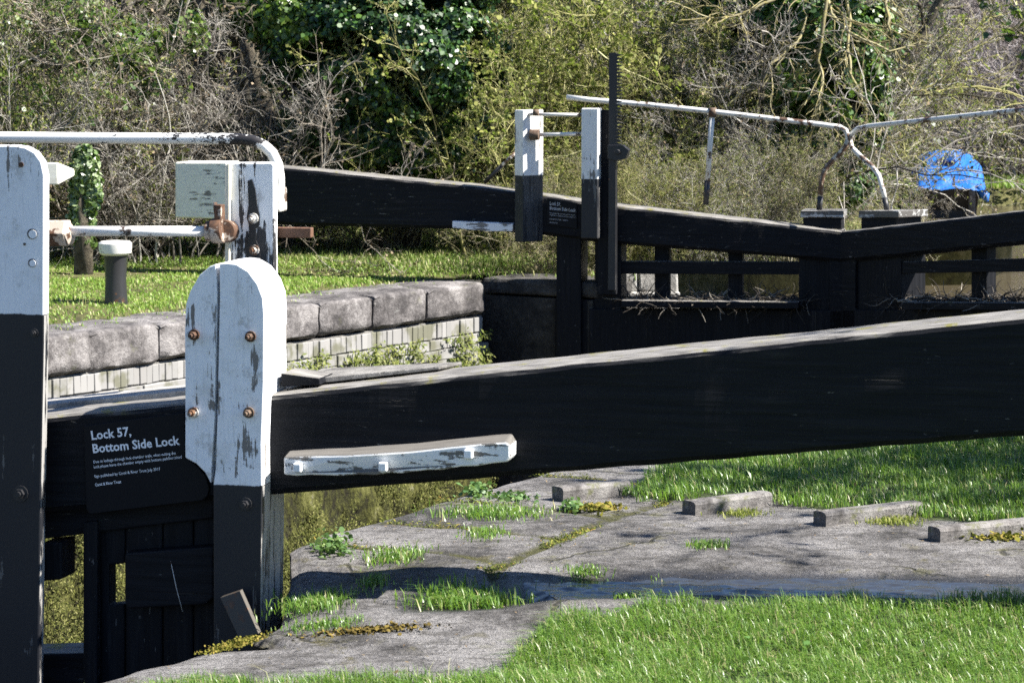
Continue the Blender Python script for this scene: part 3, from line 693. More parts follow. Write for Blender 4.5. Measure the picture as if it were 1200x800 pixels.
def ripples(line_, z, hw, mat):
    # standing water with real ripples: long along the hollow, short across it
    ns, nc = 700, 26; T = np.linspace(0, len(line_) - 1, ns); X = np.stack([np.interp(T, np.arange(len(line_)), line_[:, k]) for k in (0, 1)], 1); Z0 = np.interp(T, np.arange(len(line_)), z)
    d = unit2(np.gradient(X, axis=0)); nn = np.stack([-d[:, 1], d[:, 0]], 1); q = np.linspace(-hw, hw, nc)
    P_ = X[:, None, :] + nn[:, None, :] * q[None, :, None]; rip = np.array([[mnoise.noise(Vector((p[0] * 9, p[1] * 42, 3))) + .5 * mnoise.noise(Vector((p[0] * 25, p[1] * 80, 8))) for p in row] for row in P_])
    V = np.concatenate([P_, (Z0[:, None] + rip * .0062)[:, :, None]], 2).reshape(-1, 3); idx = np.arange(ns * nc).reshape(ns, nc)
    return link('water', np_mesh('water', V, [np.stack([idx[:-1, :-1], idx[1:, :-1], idx[1:, 1:], idx[:-1, 1:]], 2).reshape(-1, 4)], True), mat)
unit2 = lambda v: v / (np.linalg.norm(v, axis=1, keepdims=True) + 1e-9)
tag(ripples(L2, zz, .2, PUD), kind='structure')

# raised foot bricks on the paving
foot = [((660, 588), (697, 572), (731, 573), 'raised stone strip nearest the chamber edge, leftmost of the four on the paving', .046),
        ((815, 604), (848, 588), (905, 585), 'raised stone strip second from left on the paving at the lawn edge', .043),
        ((968, 617), (1000, 601), (1082, 597), 'raised stone strip with yellow moss along its side, third from left at the lawn edge', .043),
        ((1102, 636), (1128, 622), (1215, 618), 'raised stone strip running out of the right edge of the photo', .043)]
for (p0, p1, p2, lab, hh) in foot:
    A_ = on_ground(p0[0], p0[1], .04)[:2]; C_ = on_ground(p2[0], p2[1] + 7, .04)[:2]
    dr = (C_ - A_); Ln = max(.3, np.linalg.norm(dr)); an = math.atan2(dr[1], dr[0])
    b = MB(); nseg = 14
    k = 10; V = []; W2 = .036
    for i in range(nseg + 1):
        s_ = Ln * i / nseg
        for (tt, z) in ((-.0, -.08), (-.0, .2 * hh), (0.0, .75 * hh), (.006, .95 * hh), (.02, hh), (W2 * 1.2, hh * 1.01), (W2 * 2 - .014, hh), (W2 * 2, hh * .9), (W2 * 2, .3 * hh), (W2 * 2, -.08)):
            d = mnoise.noise_vector(Vector((s_ * 14 + p0[0], tt * 30, z * 30))) * .0014; V.append((s_ + d.x, tt + d.y, z + d.z))
    F = [[i * k + j, i * k + (j + 1) % k, (i + 1) * k + (j + 1) % k, (i + 1) * k + j] for i in range(nseg) for j in range(k)]
    F += [list(range(k))[::-1], [nseg * k + j for j in range(k)]]
    b.add(V, F); o = b.build('kerb_stone', KERB, None, loc=(A_[0], A_[1], float(near_h(*A_)) + .005), rot=(0, 0, an))
    tag(o, lab, 'kerb stone', 'foot strips across the paving')

# ------------------------------------------------------------------ far wall
F0 = -10.62; A0, A1 = 2.0, 16.0
wall = empty('lock_wall', (*lk(0, 0), 0), math.atan2(U[1], U[0]), 'far chamber wall with big rounded coping stones above pale bricks and moss', 'lock wall')
# local axes of the wall: x along the chamber (a), y to the far side; near face at y = -F0
yF = -F0
def wl(px, z=0.0): # a-coordinate where the pixel column meets the wall face
    r = ray(px, 400); k = F0 / (r[0] * N[0] + r[1] * N[1]); return float((r[0] * U[0] + r[1] * U[1]) * k)
joints = [A0] + list(np.arange(A0 + .9, wl(-40), .95)) + [wl(x) for x in (30, 108, 190, 268, 327, 378, 440, 503, 570)]
joints = sorted(joints)
def coping(a0, a1, seed):
    g_ = .004 + .016 * random.random() ** 2; a0 += g_; a1 -= g_
    nx = max(10, int((a1 - a0) / .045)); h = .245 + random.uniform(-.015, .015); V = []; dz = random.uniform(-.006, .006); dy = random.uniform(-.012, .01); r = .034
    prof = [(.04, -h), (.0, -h + .03), (0, -h * .7), (0, -h * .45)] + [(r - r * math.cos(q), -r + r * math.sin(q)) for q in np.linspace(0.1, math.pi / 2, 7)] + [(.2, .004), (.32, .004), (.46, .0), (.6, -.01), (.6, -h)]
    k = len(prof)
    for i in range(nx + 1):
        s_ = a0 + (a1 - a0) * i / nx; ed = min(s_ - a0, a1 - s_); er = max(0, 1 - ed / .035) ** 2
        for j, (y, z) in enumerate(prof):
            d = mnoise.noise_vector(Vector((s_ * 2.6 + seed, y * 5, z * 5))) * .007 + mnoise.noise_vector(Vector((s_ * 9 + seed, y * 14, z * 14))) * .011
            V.append((s_ + d.x * .3, yF + y + dy + d.y + er * .016 * (z < -.02) * (z > -h + .01) + er * .006, z + dz + d.z - er * .014 * (z > -.12)))
    F = [[i * k + j, i * k + (j + 1) % k, (i + 1) * k + (j + 1) % k, (i + 1) * k + j] for i in range(nx) for j in range(k)]
    F += [list(range(k))[::-1], [nx * k + j for j in range(k)]]
    b = MB(); b.add(V, F, True); return b
for i, (p, q) in enumerate(zip(joints[:-1], joints[1:])):
    o = coping(p, q, i * 3.7).build('coping_stone', COPING, wall)
    m = o.modifiers.new('edge', 'EDGE_SPLIT'); m.split_angle = R(55)
# headers on edge, then stretcher courses
BRK = m_rnd('pale_engineering_brick', [(0, (.2, .196, .19)), (.4, (.23, .226, .22)), (.75, (.26, .255, .248)), (1, (.21, .204, .197))], .85, .3, noise_mix=(5, .8, (.1, .1, .06)))
b = MB(); x = A0
while x < A1 - .03:
    w = .062 + random.uniform(-.003, .003); y_ = yF + .03 + random.uniform(-.007, .007)
    b.box(x, x + w - .0025, y_, y_ + .2, -.372 + random.uniform(-.005, .005), -.262, .002); x += w
b.build('header_course', BRK, wall, .003, 1)
b = MB(); b.box(A0, A1 - .01, yF + .045, yF + .5, -1.1, -.25); b.build('mortar', m_stone('mortar', (.13, .125, .115), (.18, .174, .163), (.22, .213, .2), .1, 4, .5, (.08, .09, .02), .6), wall)
b = MB(); z = -.382; r_ = 0
while z > -.95:
    x = A0 + (r_ % 2) * .11
    while x < A1 - .1:
        w = .225; y_ = yF + .022 + random.uniform(-.009, .009) + .0 * r_
        if random.random() > .06: b.box(x, x + w - .006, y_, y_ + .12, z - .073, z, .004)
        x += w
    z -= .079; r_ += 1
b.build('brickwork', BRK, wall, .003, 1)
# lower wall, bulging and overgrown
nx, nz = 420, 90; xs = np.linspace(A0, A1 - .005, nx); zs_ = np.linspace(-.93, -3.4, nz)
XX, ZZ = np.meshgrid(xs, zs_, indexing='ij')
fn = np.array([mnoise.fractal(Vector((x * 2.5, z * 2.5, 0)), .9, 2.1, 6) for x, z in zip(XX.ravel(), ZZ.ravel())]).reshape(XX.shape)
YY = yF + .02 - .05 * fn - .04 * sstep(-ZZ, .95, 1.5)
idx = np.arange(nx * nz).reshape(nx, nz)
F = np.stack([idx[:-1, :-1], idx[1:, :-1], idx[1:, 1:], idx[:-1, 1:]], 2).reshape(-1, 4)
g = G('mossy_wall'); v = g.coord(); a = g.noise(v, 3, 8, .7); b2 = g.noise(g.coord((9, 9, 4)), 2.4, 8, .72)
c = g.ramp(g.math('ADD', g.math('MULTIPLY', a, .5), g.math('MULTIPLY', b2, .5)), [(.42, (.016, .014, .01)), (.48, (.035, .036, .012)), (.54, (.075, .078, .02)), (.6, (.13, .13, .045)), (.66, (.2, .195, .13))])
g.bump(g.math('ADD', a, b2), 1.0, .05); MOSSW = g.fin(c, .95, .2)
me = np_mesh('lower_wall', np.stack([XX, YY, ZZ], 2).reshape(-1, 3), [F], True); link('lower_wall', me, MOSSW, wall)

# pier that narrows the chamber at the far gates
pier = empty('lock_wall', (*lk(0, 0), 0), math.atan2(U[1], U[0]), 'dark shaded brick pier holding the heel of the far left gate', 'lock wall')
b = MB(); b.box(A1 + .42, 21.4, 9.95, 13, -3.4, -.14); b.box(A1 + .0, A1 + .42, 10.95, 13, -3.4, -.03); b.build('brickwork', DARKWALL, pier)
b = MB()
for (x0, x1) in ((A1 + .4, 16.95),):
    b.box(x0, x1, 9.9, 10.95, -.125, .0, .01)
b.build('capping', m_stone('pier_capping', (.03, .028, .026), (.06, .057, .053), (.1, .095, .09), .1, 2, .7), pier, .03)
# near pier of the far gates
npier = empty('lock_wall', (*lk(0, 0), 0), math.atan2(U[1], U[0]), 'dark brick pier at the heel of the far right gate beside the lawn', 'lock wall')
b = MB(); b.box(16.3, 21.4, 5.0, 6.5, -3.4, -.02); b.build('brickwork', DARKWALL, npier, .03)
# pale block beyond the gate
q = at(796, 346, 19.6); b = MB(); b.box(-.62, 0, 0, .5, -.2, .0, .01); b.box(-.3, -.0, .02, .46, -.0, .16, .015); b.box(-.62, -.32, .02, .46, -.0, .15, .012)
o = b.build('stone_block', CONCRETE, None, .015, loc=(q[0], q[1], q[2] + .02)); tag(o, 'pale stone blocks seen through the gap under the far left gate', 'stone block')

# ------------------------------------------------------------------ far bank, canal, hills
def fbank_h(x, y):
    a, n_ = to_lk(x, y); d = F0 - .45 - n_
    return -.012 + .012 * np.clip(d, 0, 4) + .05 * np.clip(d - 6, 0, 50)
def sheet(name, A, Bn, hfun, mat, edge_n, drop=-3.4, kind='structure', amp=.02, smooth=True):
    AA, BB = np.meshgrid(A, Bn, indexing='ij'); e = np.array([edge_n(a) for a in A])[:, None]; NN = e - BB
    X = U[0] * AA + N[0] * NN; Y = U[1] * AA + N[1] * NN; Z = hfun(X, Y)
    nz_ = np.array([mnoise.fractal(Vector((x * .9, y * .9, 2)), 1, 2, 4) for x, y in zip(X.ravel(), Y.ravel())]).reshape(X.shape)
    Z = Z + nz_ * amp * sstep(BB, 0, .6)
    na, nb = X.shape; idx = np.arange(na * nb).reshape(na, nb)
    F = np.stack([idx[:-1, :-1], idx[:-1, 1:], idx[1:, 1:], idx[1:, :-1]], 2).reshape(-1, 4)[:, ::-1]
    W = np.stack([X[:, 0], Y[:, 0], np.full(na, drop)], 1); cur = na * nb + np.arange(na)
    F2 = np.stack([idx[:-1, 0], idx[1:, 0], cur[1:], cur[:-1]], 1)
    return tag(link(name, np_mesh(name, np.concatenate([np.stack([X, Y, Z], 2).reshape(-1, 3), W]), [np.concatenate([F, F2])], smooth), mat), kind=kind)
g = G('bank_soil'); v = g.coord(world=True); a = g.noise(v, 1.3, 7, .65); b2 = g.noise(v, 14, 8, .7)
c = g.ramp(g.math('ADD', g.math('MULTIPLY', a, .5), g.math('MULTIPLY', b2, .5)), [(.38, (.035, .032, .018)), (.5, (.085, .085, .03)), (.6, (.16, .145, .075)), (.7, (.25, .22, .14))])
g.bump(b2, .8, .03); BANKM = g.fin(c, .9, .2)
BE_A = [-60, 16.9, 16.92, 20.4, 21.4, 23.6, 25.2, 26.5, 28.3, 33, 60]; BE_N = [F0 - .5, F0 - .5, -9.96, -9.9, -8.9, -9.5, -11.2, -12.9, -15.2, -17, -50]
sheet('far_bank', np.concatenate([np.linspace(-60, 2, 20), np.linspace(2.2, 34, 200), np.linspace(34.5, 60, 20)]), np.concatenate([np.linspace(0, 8, 70), np.linspace(8.5, 80, 40)]), fbank_h, BANKM, lambda a: float(np.interp(a, BE_A, BE_N)))
# bank across the canal, right of the boat
def plane_grid(name, x0, x1, y0, y1, nx, ny, hf, mat, kind='structure'):
    X, Y = np.meshgrid(np.linspace(x0, x1, nx), np.linspace(y0, y1, ny), indexing='ij'); Z = hf(X, Y); idx = np.arange(nx * ny).reshape(nx, ny)
    F = np.stack([idx[:-1, :-1], idx[1:, :-1], idx[1:, 1:], idx[:-1, 1:]], 2).reshape(-1, 4)
    return tag(link(name, np_mesh(name, np.stack([X, Y, Z], 2).reshape(-1, 3), [F], True), mat), kind=kind)
fr = lambda x, y, s, k: np.array([mnoise.fractal(Vector((a * s, b * s, k)), 1, 2, 5) for a, b in zip(np.ravel(x), np.ravel(y))]).reshape(np.shape(x))
plane_grid('far_ground', 3.0, 40, 35.2, 60, 70, 50, lambda X, Y: -3 + 2.95 * sstep(Y, 35.2, 36.0) + .06 * np.clip(Y - 37, 0, 40) + .08 * fr(X, Y, .7, 1), BANKM)
g = G('scrub_hill'); v = g.coord(world=True); a = g.noise(v, .12, 8, .7); b2 = g.noise(v, 1.3, 8, .75)
c = g.ramp(g.math('ADD', g.math('MULTIPLY', a, .5), g.math('MULTIPLY', b2, .5)), [(.38, (.05, .045, .03)), (.5, (.13, .115, .085)), (.62, (.2, .18, .14)), (.75, (.28, .26, .2))]); g.bump(b2, 1, .5)
plane_grid('hill', -400, 500, 50, 420, 90, 60, lambda X, Y: -4 + 46 * sstep(Y, 50, 330) + 3 * fr(X, Y, .03, 4) + 14 * sstep(Y, 50, 110), g.fin(c, .95, .1))
plane_grid('ground', -1500, 1500, -1500, 1500, 8, 8, lambda X, Y: X * 0 - 3.5, BANKM)
g = G('canal_water'); nz = g.noise(g.coord((1, 2.2, 1), world=True), 2.6, 5, .6); g.bump(nz, .18, .03)
WAT = g.fin((.085, .07, .045), .08, .5)
V = [(*lk(18.75, -9.9), -.32), (*lk(18.75, -6.4), -.32), (*lk(22, -4), -.32), (30, 20, -.32), (60, 36.5, -.32), (3, 36.5, -.32), (-4, 27, -.32)]
# water above the gates (kept behind the leaves) and the low water in the emptied chamber
tag(link('canal_water', np_mesh('canal_water', V, [np.array([list(range(len(V)))])]), WAT), kind='structure')
V = [(*lk(-30, -10.7), -2.75), (*lk(-30, -3), -2.75), (*lk(18.4, -3), -2.75), (*lk(18.4, -10.7), -2.75)]
tag(link('chamber_water', np_mesh('chamber_water', V, [np.array([[0, 1, 2, 3]])]), WAT), kind='structure')

# ------------------------------------------------------------------ bollard, the opposite beam end, boat
def lathe(name, prof, mat, parent, n=28, amp=.004, seed=0):
    V = []; k = len(prof)
    for i in range(n):
        q = 2 * math.pi * i / n
        for (r, z) in prof:
            d = 1 + mnoise.noise(Vector((math.cos(q) * 2, math.sin(q) * 2, z * 9 + seed))) * amp / max(r, .02); V.append((r * d * math.cos(q), r * d * math.sin(q), z))
    F = [[i * k + j, ((i + 1) % n) * k + j, ((i + 1) % n) * k + j + 1, i * k + j + 1] for i in range(n) for j in range(k - 1)]
    F += [[i * k for i in range(n)][::-1], [i * k + k - 1 for i in range(n)]]
    b = MB(); b.add(V, F, True); o = b.build(name, mat, parent); m = o.modifiers.new('e', 'EDGE_SPLIT'); m.split_angle = R(35); return o
bp = on_ground(136, 351, .03); s_ = bp[1] / FPX * 1.0
bo = empty('bollard', (bp[0], bp[1], .01), 0, 'short black mooring bollard with white cap on the far grass', 'bollard')
lathe('stem', [(.079, -.1), (.078, .02), (.073, .15), (.074, .28), (.083, .33)], m_metal('bollard_black', (.022, .022, .024), .3, rough=.45), bo)
lathe('cap', [(.09, .325), (.108, .34), (.113, .37), (.113, .405), (.1, .418), (.04, .424)], m_metal('bollard_white', (.68, .67, .62), .35, (.2, .19, .16)), bo)
q0, q1 = at(84, 190, 17.2), at(83, 216, 17.2); w_ = 1.6
ob = empty('balance_beam', (q0[0], q0[1], 0), 0, 'white tip of another balance beam poking out beside the ivy covered stump', 'balance beam')
b = MB(); zt, zb = q0[2], q1[2]
b.add([(-3, -.0, zb - .01), (-.09, -.02, zb - .005), (0, .12, zb + .05), (-3, .3, zb - .01), (-3, 0, zt), (-.09, -.02, zt), (0, .12, zt - .05), (-3, .3, zt)], [(0, 3, 2, 1), (4, 5, 6, 7), (0, 1, 5, 4), (1, 2, 6, 5), (2, 3, 7, 6), (3, 0, 4, 7)])
b.build('beam_tip', m_white('opposite_beam_paint', 'x', .15, None, (.68, .67, .6)), ob, .01)
b = MB(); b.box(-2.6, -2.3, .02, .28, -.1, zb); b.build('leg', BLACK_Z, ob)

yb = 33.0; bq = at(1113, 246, yb); WLZ = -.32
boat = empty('boat', (bq[0], bq[1], WLZ), R(-8), 'black hulled boat under a bright blue tarpaulin moored beyond the far gates', 'boat'); boat.scale = (.76, 1, .93)
b = MB(); sec = [(0.0, .5, .44), (.5, .53, .47), (1.5, .53, .48), (4, .55, .5), (7, .52, .46)]; V = []
for (y, w, w2) in sec:
    V += [(-w2, y, -.25), (-w2 * 1.02, y, .1), (-w, y + (-.1 if y == 0 else 0), .42), (w, y + (-.1 if y == 0 else 0), .42), (w2 * 1.02, y, .1), (w2, y, -.25)]
k = 6; F = [[i * k + j, i * k + (j + 1) % k, (i + 1) * k + (j + 1) % k, (i + 1) * k + j] for i in range(4) for j in range(k)] + [list(range(k))[::-1], [4 * k + j for j in range(k)]]
b.add(V, F); hull = b.build('hull', m_metal('black_hull', (.01, .01, .012), .2, (.02, .017, .015), rustmix=.1), boat, .02)
b = MB(); b.box(.3, .42, -.14, -.06, -.2, .4); b.build('fender', m_stone('old_fender', (.06, .055, .05), (.1, .09, .085), (.16, .15, .14), .1, 3), boat, .03)
# tarpaulin: draped, creased, with a low hem
nx, ny = 40, 40; V = []
for i in range(nx + 1):
    u = i / nx * 2 - 1
    for j in range(ny + 1):
        y = -.16 + j / ny * 2.6
        au = abs(u); w = .56 + .03 * math.sin(y * 3)
        if au < .55: xx = u / .55 * w * .88; zz = .84 - .1 * (u / .55) ** 4 + .02 * math.sin(y * 5 + u * 3)
        else:
            t = (au - .55) / .45; xx = math.copysign(w * .88 + .1 * t ** .6, u); zz = .74 - t * (.4 + .05 * math.sin(y * 8 + u))
        if j < 14:
            t = 1 - j / 14; zz = zz - (zz - .40) * t ** 1.6 if zz > .40 else zz; y2 = y
        d = mnoise.noise_vector(Vector((xx * 6, y * 4, zz * 6))) * .035 + mnoise.noise_vector(Vector((xx * 17, y * 12, zz * 14))) * .014
        V.append((xx + d.x, y + d.y, zz + d.z))
F = [(i * (ny + 1) + j, (i + 1) * (ny + 1) + j, (i + 1) * (ny + 1) + j + 1, i * (ny + 1) + j + 1) for i in range(nx) for j in range(ny)]
g = G('blue_tarpaulin'); nz = g.noise(g.coord(), 14, 5, .6); g.bump(nz, .5, .02); TARP = g.fin(g.mix(nz, (.008, .085, .34), (.018, .15, .5)), .42, .5)
me = np_mesh('tarpaulin', V, [np.array(F)], True); link('tarpaulin', me, TARP, boat)
V = []; b = MB()
b.add([(-.13, .3, .76), (.12, .28, .76), (.13, .6, .76), (-.12, .6, .76), (-.1, .33, .9), (.09, .33, .93), (.09, .55, .92), (-.09, .55, .89)], [(0, 3, 2, 1), (4, 5, 6, 7), (0, 1, 5, 4), (1, 2, 6, 5), (2, 3, 7, 6), (3, 0, 4, 7)])
b.build('cover_peak', TARP, boat, .03)
b = MB(); b.tube([(.43, -.05, .44), (.6, -.14, .3), (.62, -.16, .24)], [.05, .07, .02], 6); b.build('cover_corner', TARP, boat)
# ------------------------------------------------------------------ vegetation kit
def unit(v): return v / (np.linalg.norm(v, axis=-1, keepdims=True) + 1e-9)
def grow(p0, d0, length, K, wob, up, rg):
    """wandering paths: (n,K,3)"""
    n = len(p0); P_ = np.zeros((n, K, 3)); P_[:, 0] = p0; d = unit(d0); st = (length / (K - 1))[:, None]
    for k in range(1, K):
        d = unit(d + rg.normal(0, wob, (n, 3)) + np.array([0, 0, up])); P_[:, k] = P_[:, k - 1] + d * st
    return P_
def spawn(P_, Ln, per, lo, hi, spread, frac, rg, jitter=.35):
    n, K, _ = P_.shape; i = np.repeat(np.arange(n), per); t = rg.uniform(lo, hi, len(i)) * (K - 1); k = np.minimum(t.astype(int), K - 2); f = (t - k)[:, None]
    p = P_[i, k] * (1 - f) + P_[i, k + 1] * f; tg = unit(P_[i, k + 1] - P_[i, k]); d = unit(tg + rg.normal(0, spread, (len(i), 3)))
    return p, d, Ln[i] * frac * (1 - .45 * t / (K - 1)) * rg.uniform(1 - jitter, 1 + jitter, len(i))
def tubes(P_, r0, r1, S, rg):
    """tapered S-sided tubes along the paths -> verts, quads, rnd"""
    n, K, _ = P_.shape; tg = np.gradient(P_, axis=1); tg = unit(tg); ref = unit(rg.normal(0, 1, (n, 1, 3)) + 1e-3)
    a = unit(np.cross(tg, ref)); b = np.cross(tg, a)
    r = (np.asarray(r0)[:, None] * (1 - np.linspace(0, 1, K)) + np.asarray(r1)[:, None] * np.linspace(0, 1, K))[:, :, None]
    rings = [P_ + (a * math.cos(2 * math.pi * k / S) + b * math.sin(2 * math.pi * k / S)) * r for k in range(S)]
    V = np.stack(rings, 2).reshape(-1, 3)                   # n,K,S
    idx = np.arange(n * K * S).reshape(n, K, S); q = []
    for k in range(S):
        k2 = (k + 1) % S
        q.append(np.stack([idx[:, :-1, k], idx[:, :-1, k2], idx[:, 1:, k2], idx[:, 1:, k]], 2).reshape(-1, 4))
    return V, np.concatenate(q), np.repeat(rg.uniform(0, 1, n), K * S)
def join(parts):
    V, F, A, k = [], [], [], 0
    for v, f, a in parts: V.append(v); F.append(f + k); A.append(a); k += len(v)
    return np.concatenate(V), np.concatenate(F), np.concatenate(A)
def leaves(C, D, size, rg, shape='ivy', up=.35):
    """small leaf faces at C, roughly facing D; size may vary"""
    n = len(C); s_ = size * rg.uniform(.55, 1.3, n)
    nrm = unit(D + rg.normal(0, .55, (n, 3)) + np.array([0, 0, up])); t = unit(np.cross(nrm, rg.normal(0, 1, (n, 3)))); b = np.cross(nrm, t)
    if shape == 'ivy': pr = [(0, -.5, 0), (.42, -.28, .05), (.5, .12, .1), (.0, .62, -.08), (-.5, .12, .1), (-.42, -.28, .05)]
    else: pr = [(0, -.6, 0), (.22, -.1, .05), (.0, .7, -.06), (-.22, -.1, .05)]
    V = np.stack([C + (t * x + b * y + nrm * z) * s_[:, None] for x, y, z in pr], 1).reshape(-1, 3); k = len(pr)
    return V, np.arange(n * k).reshape(n, k), np.repeat(rg.uniform(0, 1, n), k)
def blades(pts, h, w, rg, lean=.5, wind=(0, 0)):
    """bent grass blades, five points each"""
    n = len(pts); an = rg.uniform(0, 2 * math.pi, n); d = np.stack([np.cos(an), np.sin(an), an * 0], 1); sd = np.stack([-np.sin(an), np.cos(an), an * 0], 1)
    H = (h * rg.uniform(.45, 1.25, n))[:, None]; W = (w * rg.uniform(.7, 1.3, n))[:, None]; le = (lean * rg.uniform(.1, 1.5, n))[:, None]
    d = d + np.array([wind[0], wind[1], 0]); z = np.array([0, 0, 1.0])
    p1 = pts + (z * .55 + d * le * .25) * H; p2 = pts + (z * (1.0 - .35 * le) + d * le * .8) * H
    V = np.stack([pts - sd * W, pts + sd * W, p1 + sd * W * .75, p1 - sd * W * .75, p2], 1).reshape(-1, 3)
    idx = np.arange(n * 5).reshape(n, 5)
    return V, [idx[:, [0, 1, 2, 3]], idx[:, [3, 2, 4]]], np.repeat(rg.uniform(0, 1, n), 5)
def scatter_poly(poly, dens, rg, hf):
    P_ = np.array(poly); lo, hi = P_.min(0), P_.max(0); n = int(dens * np.prod(hi - lo)); x = rg.uniform(lo[0], hi[0], n); y = rg.uniform(lo[1], hi[1], n)
    return x, y

# ------------------------------------------------------------------ materials of plants
GRASS = m_rnd('grass_blades', [(0, (.055, .13, .017)), (.35, (.1, .2, .026)), (.7, (.16, .26, .048)), (.88, (.2, .31, .07)), (.96, (.4, .36, .19))], .38, .6, .35)
GRASS_FAR = m_rnd('bank_grass_blades', [(0, (.1, .18, .025)), (.35, (.16, .27, .04)), (.7, (.22, .32, .06)), (.88, (.3, .31, .11)), (1, (.42, .37, .22))], .5, .4, .3)
TWIG = m_rnd('hazel_twigs', [(0, (.04, .032, .025)), (.45, (.12, .1, .08)), (.8, (.29, .255, .205)), (1, (.45, .42, .36))], .7, .4)
TWIG_PALE = m_rnd('pale_grey_twigs', [(0, (.045, .039, .033)), (.45, (.15, .135, .115)), (.8, (.34, .318, .28)), (1, (.5, .475, .42))], .7, .4)
TWIG_YEL = m_rnd('lichen_twigs', [(0, (.05, .045, .02)), (.4, (.16, .15, .055)), (.75, (.33, .31, .11)), (1, (.46, .44, .24))], .7, .4)
TWIG_OLIVE = m_rnd('olive_twigs', [(0, (.07, .06, .036)), (.4, (.17, .15, .095)), (.8, (.28, .255, .16)), (1, (.42, .39, .29))], .7, .4)
LIMB = m_rnd('lichened_limbs', [(0, (.09, .075, .04)), (.5, (.19, .165, .085)), (1, (.32, .29, .17))], .7, .35, noise_mix=(30, .6, (.3, .25, .06)))
BARK = m_stone('bark', (.045, .038, .028), (.1, .085, .06), (.17, .15, .11), .15, 3, .9)
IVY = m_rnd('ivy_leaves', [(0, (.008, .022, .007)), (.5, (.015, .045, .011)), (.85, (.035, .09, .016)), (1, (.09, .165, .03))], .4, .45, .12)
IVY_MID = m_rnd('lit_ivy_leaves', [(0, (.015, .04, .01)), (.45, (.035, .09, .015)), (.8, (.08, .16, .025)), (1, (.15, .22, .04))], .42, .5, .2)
IVY_PALE = m_rnd('glossy_pale_ivy', [(0, (.03, .07, .015)), (.5, (.12, .19, .05)), (1, (.34, .4, .24))], .25, .8, .2)  # pale ramp end paints the white glare of glossy leaves into the colour
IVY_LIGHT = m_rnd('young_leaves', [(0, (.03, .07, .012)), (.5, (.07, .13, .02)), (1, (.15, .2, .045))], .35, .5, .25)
BUDS = m_rnd('yellow_green_buds', [(0, (.1, .13, .022)), (.5, (.19, .21, .045)), (1, (.34, .34, .1))], .6, .3, .3)
DRY = m_rnd('dead_leaves', [(0, (.07, .045, .025)), (.5, (.16, .115, .065)), (1, (.26, .2, .13))], .7, .3, .15)

def bush_mesh(name, seed, H=4.2, Rr=1.3, stems=26, n1=9, n2=8, n3=7, thick=1.0, spread=.75, up=.05, arch=0.0):
    rg = np.random.default_rng(seed); an = rg.uniform(0, 2 * math.pi, stems); rad = Rr * .6 * np.sqrt(rg.uniform(0, 1, stems))
    p0 = np.stack([rad * np.cos(an), rad * np.sin(an), np.full(stems, -.1)], 1); d0 = np.stack([np.cos(an) * .45, np.sin(an) * .45, np.full(stems, 1.0)], 1) + rg.normal(0, .15, (stems, 3))
    L0 = H * rg.uniform(.6, 1.05, stems); S0 = grow(p0, d0, L0, 12, .13, .02 - arch, rg)
    parts = [tubes(S0, .022 * thick * rg.uniform(.5, 1.2, stems), np.full(stems, .005 * thick), 5, rg)]
    P_, Ln = S0, L0
    for lev, (per, frac, K, r_, lo) in enumerate(((n1, .42, 8, .0085, .12), (n2, .5, 6, .0048, .1), (n3, .52, 5, .0034, .1))):
        p, d, l = spawn(P_, Ln, per, lo, 1, spread, frac, rg); P_ = grow(p, d, l, K, .2, up * (.5 if lev < 2 else 0), rg); Ln = l
        parts.append(tubes(P_, r_ * thick * rg.uniform(.6, 1.3, len(p)), np.full(len(p), r_ * .42 * thick), 3, rg))
    V, F, A = join(parts); return np_mesh(name, V, [F], False, dict(rnd=A)), P_
BUSH = [bush_mesh('branches', 100 + i, *a) for i, a in enumerate([(4.3, 1.4, 24, 9, 8, 7, 1.0, .75), (3.6, 1.5, 28, 9, 8, 7, .95, .95, .0, .03), (4.6, 1.2, 20, 10, 8, 7, 1.1, .65)])]
def bud_mesh(name, src, per, size, seed, shape='long'):
    rg = np.random.default_rng(seed); P_ = src[1]; n = int(len(P_) * per); i = rg.integers(0, len(P_), n); k = rg.integers(1, P_.shape[1], n)
    V, F, A = leaves(P_[i, k] + rg.normal(0, .01, (n, 3)), rg.normal(0, 1, (n, 3)), size, rg, shape); return np_mesh(name, V, [F], False, dict(rnd=A))
BUD = [bud_mesh('buds', BUSH[i], 2.2, .036, 40 + i) for i in range(3)]
LEAF = [bud_mesh('leaves', BUSH[i], .7, .055, 60 + i, 'ivy') for i in range(3)]
DEAD = [bud_mesh('dead_leaves', BUSH[i], .4, .036, 80 + i, 'ivy') for i in range(3)]
_used = set()
def place(me, name, mat, parent):
    m = me
    if len(me.materials) and me.materials[0] != mat:
        key = me.name + mat.name
        m = bpy.data.meshes.get(key[:60])
        if m is None: m = me.copy(); m.materials.clear(); m.name = key[:60]
    if not len(m.materials): m.materials.append(mat)
    o = bpy.data.objects.new(name, m); col.objects.link(o); o.parent = parent; return o
def bush(px, y, kind, mat, sc, rz, label, buds=None, leaf=None, dead=None, zs=1.0, name='shrub', cat='shrub', group='bare shrubs of the hedge', z0=0.0, tilt=0.0):
    x = at(px, 300, y)[0]
    r = empty(name, (x, y, z0), rz, label, cat, group); r.scale = (sc, sc, sc * zs); r.rotation_euler[1] = tilt
    place(BUSH[kind][0], 'branches', mat, r)
    if buds: place(BUD[kind], 'buds', buds, r)
    if leaf: place(LEAF[kind], 'leaves', leaf, r)
    if dead: place(DEAD[kind], 'dead_leaves', dead, r)
    return r
def zf(px, y): return float(fbank_h(at(px, 300, y)[0], y)) if y < 34 else .1
